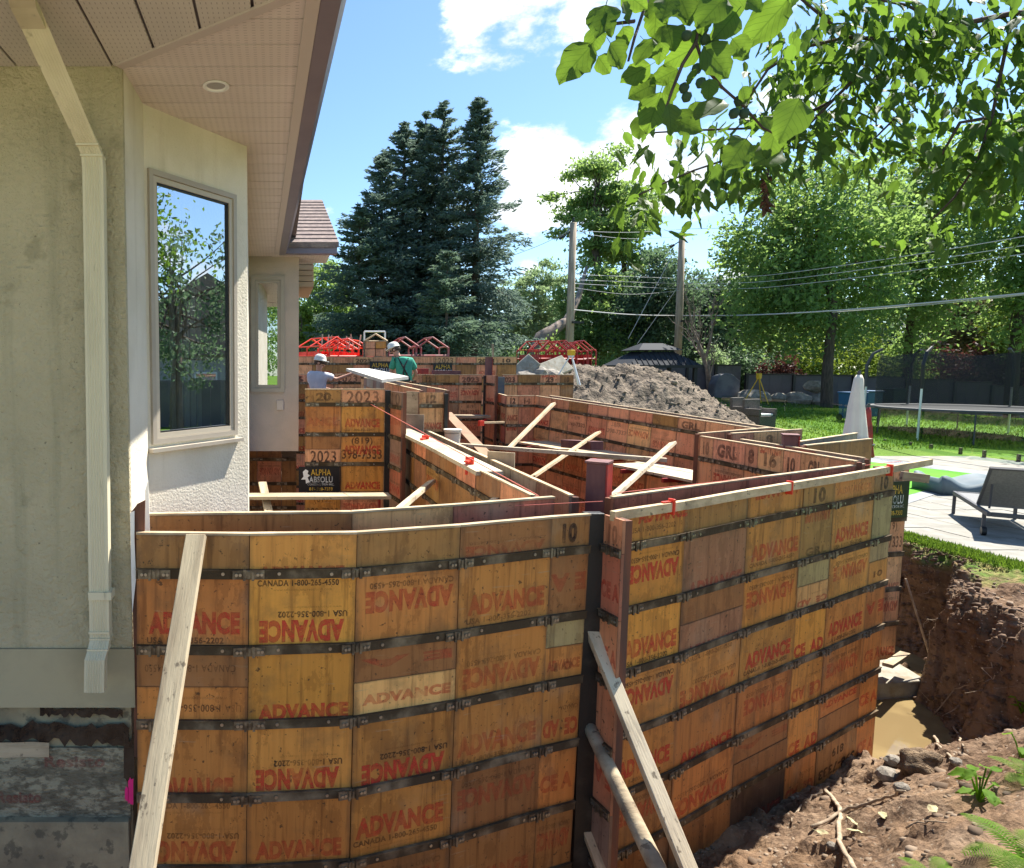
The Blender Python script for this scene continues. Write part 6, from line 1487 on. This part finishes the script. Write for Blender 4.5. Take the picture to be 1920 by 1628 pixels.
# grass fringe at the top of the bank and on it
C = []
for k in range(15000):
    X, Y = r.uniform(8.5, 8.93), r.uniform(3.5, 13); C.append((X, Y, YARD+.03))
C = np.array(C); d = np.tile([0, 0, 1.0], (len(C), 1)); g_ = leaves('bank_grass', C, None, .07, m_grass, .12, None, .5, 77, None, d); g_['kind'] = 'stuff'; tag(g_, 'short grass fringe between the deck and the dug bank', 'grass')
C = np.stack([r.uniform(11, 34, 46000), r.uniform(16, 38, 46000)], 1); keep = (C[:, 0] > C[:, 1]*.62)
C = C[keep]; pp = np.array([[G(1560,826,YARD).y]]); zz = lawnz(C[:, 0], C[:, 1])+.01
C3 = np.stack([C[:, 0], C[:, 1], zz], 1); C3 = C3[C3[:, 1] > 18.5]; d = np.tile([0, 0, 1.0], (len(C3), 1)); g_ = leaves('lawn_grass', C3, None, .09, m_grass, .3, None, .5, 78, None, d); g_['kind'] = 'stuff'; tag(g_, 'mown grass blades on the garden lawn', 'grass')

# ferns and weeds
def leaf_mesh(name, mat, L=1.0, wd=.62, tip=.0, seed=0, wave=.22):
    rr = random.Random(seed); n = 9; v = []; f = []
    for i in range(n+1):
        t_ = i/n; w = wd*.5*(math.sin(math.pi*min(1, t_**.72))**.8)*(1-tip*t_**3) if 0 < i < n else 0.0
        z = -.16*t_*t_; k = rr.uniform(-wave, wave)*w
        cu_ = rr.uniform(-.05, .05)*t_; v += [(-w+cu_, t_*L, z+w*.10+k), (-w*.5+cu_, t_*L, z+w*.10), (cu_, t_*L, z-.05*(w > 0)), (w*.5+cu_, t_*L, z+w*.12), (w+cu_, t_*L, z+w*.02-k)]
    for i in range(n):
        for j in range(4): f.append((i*5+j, i*5+j+1, (i+1)*5+j+1, (i+1)*5+j))
    st = len(v); v += [(-.012,-.22,.01),(.012,-.22,.01),(.012,.02,-.01),(-.012,.02,-.01)]; f.append((st,st+1,st+2,st+3))
    me = bpy.data.meshes.new(name); me.from_pydata(v, [], f); me.materials.append(mat); me.polygons.foreach_set('use_smooth', [True]*len(f)); return me
fl_ = leaf_mesh('frond_leaf', m_fern, 1, .30, .2)
def fern(label, x, y, n, L, seed, lean=0):
    p = hit(x, y); root = empty('fern', p, 0, label, 'fern'); rr = random.Random(seed)
    for k in range(n):
        a = 6.28*k/n+rr.uniform(-.3, .3)+lean; V = []; Fc = []; m = 24
        el = rr.uniform(.7, 1.1); ll = L*rr.uniform(.8, 1.1)
        for i in range(m):
            t_ = i/m; r_ = ll*t_; z = ll*(el*t_-.75*t_*t_); c = Vector((math.cos(a)*r_, math.sin(a)*r_, z)); fw = Vector((math.cos(a), math.sin(a), el-1.5*t_)).normalized(); sd_ = Vector((-math.sin(a), math.cos(a), 0))
            pl = ll*.26*math.sin(math.pi*(t_*.85+.12))**.8
            for s in (-1, 1):
                q = c+sd_*s*pl+fw*pl*.35+Vector((0,0,-pl*.2)); w = ll/m*.55; i0 = len(V); V += [c-fw*w*.4, c+fw*w*.8, q.lerp(c, .45)+fw*w*.9, q, q.lerp(c, .45)-fw*w*.3]; Fc.append((i0,i0+1,i0+2,i0+3,i0+4))
        MB().raw(V, Fc).build('frond', m_fern, root)
    return root
fern('big fern at the lower right corner', 1915, 1610, 9, .24, 1); fern('small fern at the bottom right of the soil', 1752, 1650, 7, .14, 2); fern('fern cut off by the right edge above the big fern', 1935, 1465, 8, .20, 3)
wl = leaf_mesh('weed_leaf', m_fern, 1, .6, .3, 3)
def weed(label, x, y, n, s, seed):
    p = hit(x, y); root = empty('weed', p, 0, label, 'weed'); rr = random.Random(seed); st = MB()
    for k in range(n):
        a = rr.uniform(0, 6.28); h = s*rr.uniform(.6, 2.4); q = Vector((math.cos(a)*s*rr.uniform(.2, 1.4), math.sin(a)*s*rr.uniform(.2, 1.4), h)); st.tube([(0,0,-.02), q*.6+Vector((0,0,.01)), q], .004, 4)
        o = link(bpy.data.objects.new('leaf', wl), root); o.location = q; k_ = s*rr.uniform(.8, 1.3); o.scale = (k_,)*3; o.rotation_euler = (rr.uniform(-.5, .2), rr.uniform(-.3, .3), a-1.57)
    st.build('stem', m_fern, root); return root
weed('bright green weed with broad leaves on the sunny soil', 1835, 1500, 12, .085, 1); weed('weed at the right edge above the fern', 1915, 1420, 10, .08, 3)
weed('weed sprouting at the right edge of the soil by the bank', 1915, 1335, 8, .06, 5)
dl = leaf_mesh('dry_leaf', M('dead_leaf', (.42,.40,.22), (.30,.24,.13), .8, 5, .1), 1, .5, .2, 4)
for i, (x, y) in enumerate(((1606,1555),(1618,1570),(1652,1530),(1530,1565),(1742,1530),(1870,1370))):
    o = link(bpy.data.objects.new('fallen_leaf', dl)); o.location = hit(x, y)+Vector((0,0,.03)); o.scale = (.09,)*3; o.rotation_euler = (.2, .3, i*1.3); tag(o, 'single fallen leaf, '+('left of the level root','under the level root','beside the stones at the wall','at the foot of the wall','right of the large clod','on the slope by the shaded bank')[i], 'leaf')

# ------------------------------------------------------------------ overhanging branches, close to the camera
bl = [leaf_mesh('leaf', m_leaf_near, 1, .82, -.1, i) for i in range(3)]
root = empty('round_leaved_branch', W(1330,-60,1.7), 0, 'near branch of big round backlit leaves with small fruits at the top', 'branch'); RB = Vector(root.location)
st = MB()
stems = [[(1335,-60,1.7),(1312,20,1.62),(1305,80,1.6),(1320,125,1.6),(1355,165,1.6),(1395,200,1.6),(1430,240,1.6),(1460,255,1.6)],[(1240,-60,1.75),(1210,10,1.7),(1190,70,1.65),(1178,115,1.65)],[(1305,80,1.6),(1280,120,1.6),(1260,170,1.6),(1245,215,1.6)],[(1190,40,1.66),(1150,45,1.66),(1120,50,1.66)]]
for s in stems:
    st.tube([W(*q)-RB for q in s], [.0045-.0025*i/len(s) for i in range(len(s))], 6)
st.build('twig', m_twig, root)
spec = [(270,75,110,1),(370,50,70,1),(300,95,70,1),(240,160,80,1),(160,245,135,1),(280,255,70,0),(335,215,90,1),(400,290,90,1),(430,200,80,1),(475,195,90,1),(480,90,90,0),(540,140,100,0),(585,215,100,1),(515,295,85,0),(435,350,110,1),(540,365,70,0),(620,305,50,0),(700,40,110,0),(755,100,100,0),(815,190,85,0),(900,95,160,0),(725,235,120,0),(690,350,60,1),(690,420,100,0),(640,430,60,0),(470,440,120,1),(420,495,80,1),(545,465,90,0),(600,480,105,1),(1010,470,125,0),(940,560,90,0),(800,600,120,0),(920,610,110,1),(600,30,110,0),(520,30,90,1),(400,0,90,0),(830,370,50,0),(665,90,60,1),(770,40,120,0),(860,10,80,0),(450,20,80,0),(360,150,70,1),(500,210,60,0),(560,20,80,1),(930,490,80,0),(640,150,55,0)]
rr = random.Random(3)
for i, (x, y, s, br_) in enumerate(spec):
    p = W(1000+x/2.087, y/2.087, 1.62+rr.uniform(-.12, .12))-RB; L = s/2.087/F*1.62*1.25
    o = link(bpy.data.objects.new('leaf', bl[i % 3]), root)
    a = rr.uniform(2.2, 4.3)    # hanging mostly down
    face = Vector((rr.gauss(0, .35), -1, rr.gauss(.15, .35))).normalized(); dn = Vector((math.sin(a), 0, math.cos(a))); dn = (dn-face*dn.dot(face)).normalized(); sd_ = dn.cross(face)
    m_ = Matrix((sd_, dn, face)).transposed().to_4x4(); o.matrix_local = Matrix.Translation(p-dn*L*.5) @ m_ @ Matrix.Scale(L, 4)
fr_ = MB().lathe([(0,-.011),(.007,-.009),(.011,0),(.009,.008),(.003,.011),(0,.011)], 12).mesh('fruit', m_leaf_dark, True)
for (x, y) in ((600,140),(705,165),(672,155),(665,120),(590,345),(655,325),(785,445),(825,445),(805,395),(600,380),(640,270)):
    o = link(bpy.data.objects.new('fruit', fr_), root); o.location = W(1000+x/2.087, y/2.087, 1.6)-RB; o.scale = (1, 1, 1.1)
# pointed leaves: the tree standing off to the right reaches over the picture
pl = [leaf_mesh('leaf', m_leaf_mid, 1, .42, .45, 10+i) for i in range(3)]
tb_ = Vector((6.9, 3.2, -2.5)); tree = empty('overhanging_tree', tb_, 0, 'tree standing off to the right whose leafy branches hang into the upper right', 'tree')
st = MB(); st.tube([(0,0,-.4),(.05,.05,1.5),(0,.1,3.0),(-.2,.1,4.6)], [.22,.18,.15,.10], 12)
br = [[(2050,20,3.6),(1900,25,3.7),(1780,50,3.8),(1680,75,3.8),(1590,70,3.8),(1500,90,3.7),(1440,130,3.7),(1400,190,3.7)],
      [(1680,75,3.8),(1620,130,3.8),(1560,190,3.8),(1500,250,3.7),(1440,290,3.7),(1390,290,3.7),(1300,320,3.6),(1230,350,3.6),(1190,370,3.6)],
      [(1780,50,3.8),(1740,130,3.9),(1700,200,3.9),(1640,260,3.8)],[(1900,25,3.7),(1880,120,3.7),(1860,220,3.6),(1830,310,3.6),(1790,370,3.6),(1750,410,3.6)],
      [(1560,190,3.8),(1500,220,3.9),(1430,240,3.9),(1290,245,3.9),(1210,250,3.9)],[(2050,150,3.7),(1940,220,3.7),(1890,290,3.7),(1850,350,3.7)],
      [(1590,70,3.8),(1540,30,3.7),(1480,-20,3.7)],[(1780,50,3.8),(1700,10,3.7),(1600,-10,3.7)],[(1860,220,3.6),(1800,230,3.6),(1760,300,3.6)],[(1450,270,3.7),(1438,330,3.7),(1432,395,3.7)]]
LP = []
for bi, b in enumerate(br):
    P = [W(*q)-tb_ for q in b]; st.tube(P, [max(.004, (.016 if bi == 0 else .010)*(1-.7*i/len(P))) for i in range(len(P))], 6)
    if bi == 9: continue
    for i in range(len(P)-1):
        L = (P[i+1]-P[i]).length
        for k in range(int(L*(170 if bi not in (4,) else 80))): LP.append((P[i].lerp(P[i+1], rr.random()), i/len(P)))
for q in ((2050,20,3.6),(2050,150,3.7)): st.tube([W(*q)-tb_, (0,0,3.4)], [.018,.05], 7)
st.build('trunk', m_twig, tree, smooth=True)
dead = MB()
for k in range(26):
    p = W(1436+rr.gauss(0,3), 330+k*2.7, 3.7)-tb_; dead.tube([p, p+Vector((rr.gauss(0,.02), rr.gauss(0,.02), -.03))], [.012,.003], 5)
dead.build('dead_leaf_cluster', M('dead_brown', (.12,.05,.03), (.06,.03,.02), .9, 20, .4), tree)
rr.shuffle(LP); rest = []
for i, (p, t_) in enumerate(LP):
    q = p+Vector((rr.gauss(0,.10), rr.gauss(0,.16), rr.gauss(-.07,.10))); L = rr.uniform(.085, .13)
    if i < 285:
        o = link(bpy.data.objects.new('leaf', pl[i % 3]), tree); face = Vector((rr.gauss(0,.6), rr.gauss(-.6,.5), rr.gauss(.45,.5))).normalized(); dn = Vector((rr.gauss(0,.45), rr.gauss(0,.3), -1)); dn = (dn-face*dn.dot(face)).normalized(); sd_ = dn.cross(face)
        o.matrix_local = Matrix.Translation(q) @ Matrix((sd_, dn, face)).transposed().to_4x4() @ Matrix.Scale(L, 4)
    else: rest.append((q, L))
V0 = np.array([v.co for v in pl[0].vertices]); F0 = np.array([p.vertices[:] for p in pl[0].polygons]); vs_, fs_ = [], []
for (q, L) in rest:
    face = Vector((rr.gauss(0,.6), rr.gauss(-.6,.5), rr.gauss(.45,.5))).normalized(); dn = Vector((rr.gauss(0,.45), rr.gauss(0,.3), -1)); dn = (dn-face*dn.dot(face)).normalized(); sd_ = dn.cross(face)
    m_ = np.array(Matrix((sd_, dn, face)).transposed()); fs_.append(F0+len(vs_)*len(V0)); vs_.append((V0*L) @ m_.T+np.array(q))
me = np_mesh('small_leaves', np.concatenate(vs_), np.concatenate(fs_), m_leaf_mid, True); o = link(bpy.data.objects.new('small_leaves', me), tree); o['kind'] = 'stuff'
r = np.random.default_rng(8); d = r.normal(size=(90, 3)); d /= np.linalg.norm(d, axis=1, keepdims=True); C = d*np.array([1.9, 2.6, 1.8])*(.4+.6*r.random((90, 1)))+np.array([.6, -.3, 4.9]); P = np.repeat(C, 90, 0)+r.normal(size=(8100, 3))*.28
o = leaves('crown', P, None, .11, m_leaf_mid, .5, .4, .4, 9, tree); o['kind'] = 'stuff'

# ------------------------------------------------------------------ neighbours seen through gaps and in the window glass
def nhouse(label, x0, y0, w, d, h, wall, rz=0):
    root = empty('neighbour_house', (x0, y0, -2.6), rz, label, 'house')
    MB().box((0,0,0),(w,d,h)).build('wall', wall, root)
    rf = MB(); o_ = .4; rf.raw([(-o_,-o_,h),(w+o_,-o_,h),(w+o_,d+o_,h),(-o_,d+o_,h),(-o_,d/2,h+d*.32),(w+o_,d/2,h+d*.32)], [(0,1,5,4),(2,3,4,5),(0,4,3),(1,2,5),(0,3,2,1)]); rf.build('roof', m_shingle, root)
    for i in range(3):
        x = w*(.15+.3*i); f_ = MB().box((x,-.05,h*.35),(x+1.1,-.002,h*.75)).build('window', m_white, root); MB().box((x+.08,-.06,h*.35+.08),(x+1.02,-.051,h*.75-.08)).build('pane', m_winglass, f_)
        y = d*(.15+.3*i); f_ = MB().box((-.05,y,h*.35),(-.002,y+1.1,h*.75)).build('window', m_white, root); MB().box((-.06,y+.08,h*.35+.08),(-.051,y+1.02,h*.75-.08)).build('pane', m_winglass, f_)
nhouse('low brick house beyond the fence at the right edge', 50, 44, 14, 9, 3.0, m_brick)
nhouse('grey neighbour house reflected in the bay window', 27, 3, 9, 12, 3.2, M('grey_siding', (.35,.35,.35), None, .8, bump=.1))
nhouse('small pale house far behind the left hedge', 3.0, 47, 9, 7, 2.6, m_tan)
crown_tree('tree', 'tall tree outside the right edge reflected in the bay window', (15.5, 6.2, -2.4), 8, (0,0,4.2,2.0,2.0,2.6), 40, 3600, .16, m_leaf_dark, seed=61, tr=.2)
crown_tree('tree', 'second tree outside the right edge reflected in the window', (24, 16.5, -2.4), 8, (0,0,5.5,3,3,3.6), 80, 9000, .2, m_leaf_tree, seed=62, tr=.2)
crown_tree('tree', 'tree standing behind the camera, mirrored in the small window', (-2.5, -22, -2.4), 8, (0,0,5.0,3.4,3,3.8), 90, 9000, .24, m_leaf_tree, seed=63, tr=.2)
fence2 = empty('board_fence', (22, -4, -2.4), 0, 'dark fence along the side of the garden outside the right edge', 'fence')
me = MB().box((0,0,0),(.03,.55,1.9)).mesh('fence_board', m_darkfence)
for k in range(34): o = link(bpy.data.objects.new('fence_board', me), fence2); o.location = (0, k*.56, 0)

# ------------------------------------------------------------------ groups for repeats of a kind
_gp = dict(formwork_wall='form walls and skins of the foundation', form_fin='narrow end forms', corner_post='black steel corner posts', form_spacer='red ended form spacers', plywood_spacer='plywood pieces between the form skins',
    top_plank='white planks clamped on the middle wall', construction_sign='black construction signs', scaffold_platform='scaffold planks inside the pit', wooden_stake='pale stakes in the left red racks', rock='stones at the water edge', boulder='boulders along the garden fence',
    concrete_slab='broken concrete slabs by the heap', spruce='spruces behind the building site', tree='garden trees', bush='shrubs behind the fence', utility_pole='wooden utility poles', utility_wire='overhead wires', wheeled_bin='wheeled bins by the fence', survey_tripod='laser tripods',
    closed_parasol='closed parasols', glass_fence='glass pool fences', fallen_stick='roots and sticks on the soil', fern='ferns on the soil', weed='weeds on the soil', fallen_leaf='fallen leaves on the soil', person='workers on the forms', string_line='mason strings', leaning_stud='studs propped at the corner post', neighbour_house='neighbour houses', maroon_box='form boxes', bench_plank='bench planks', red_bracket='red brackets', board_fence='dark board fences')
for o in sc.objects:
    if o.parent is None and 'category' in o and 'group' not in o:
        b_ = o.name.split('.')[0]
        if b_ in _gp: o['group'] = _gp[b_]
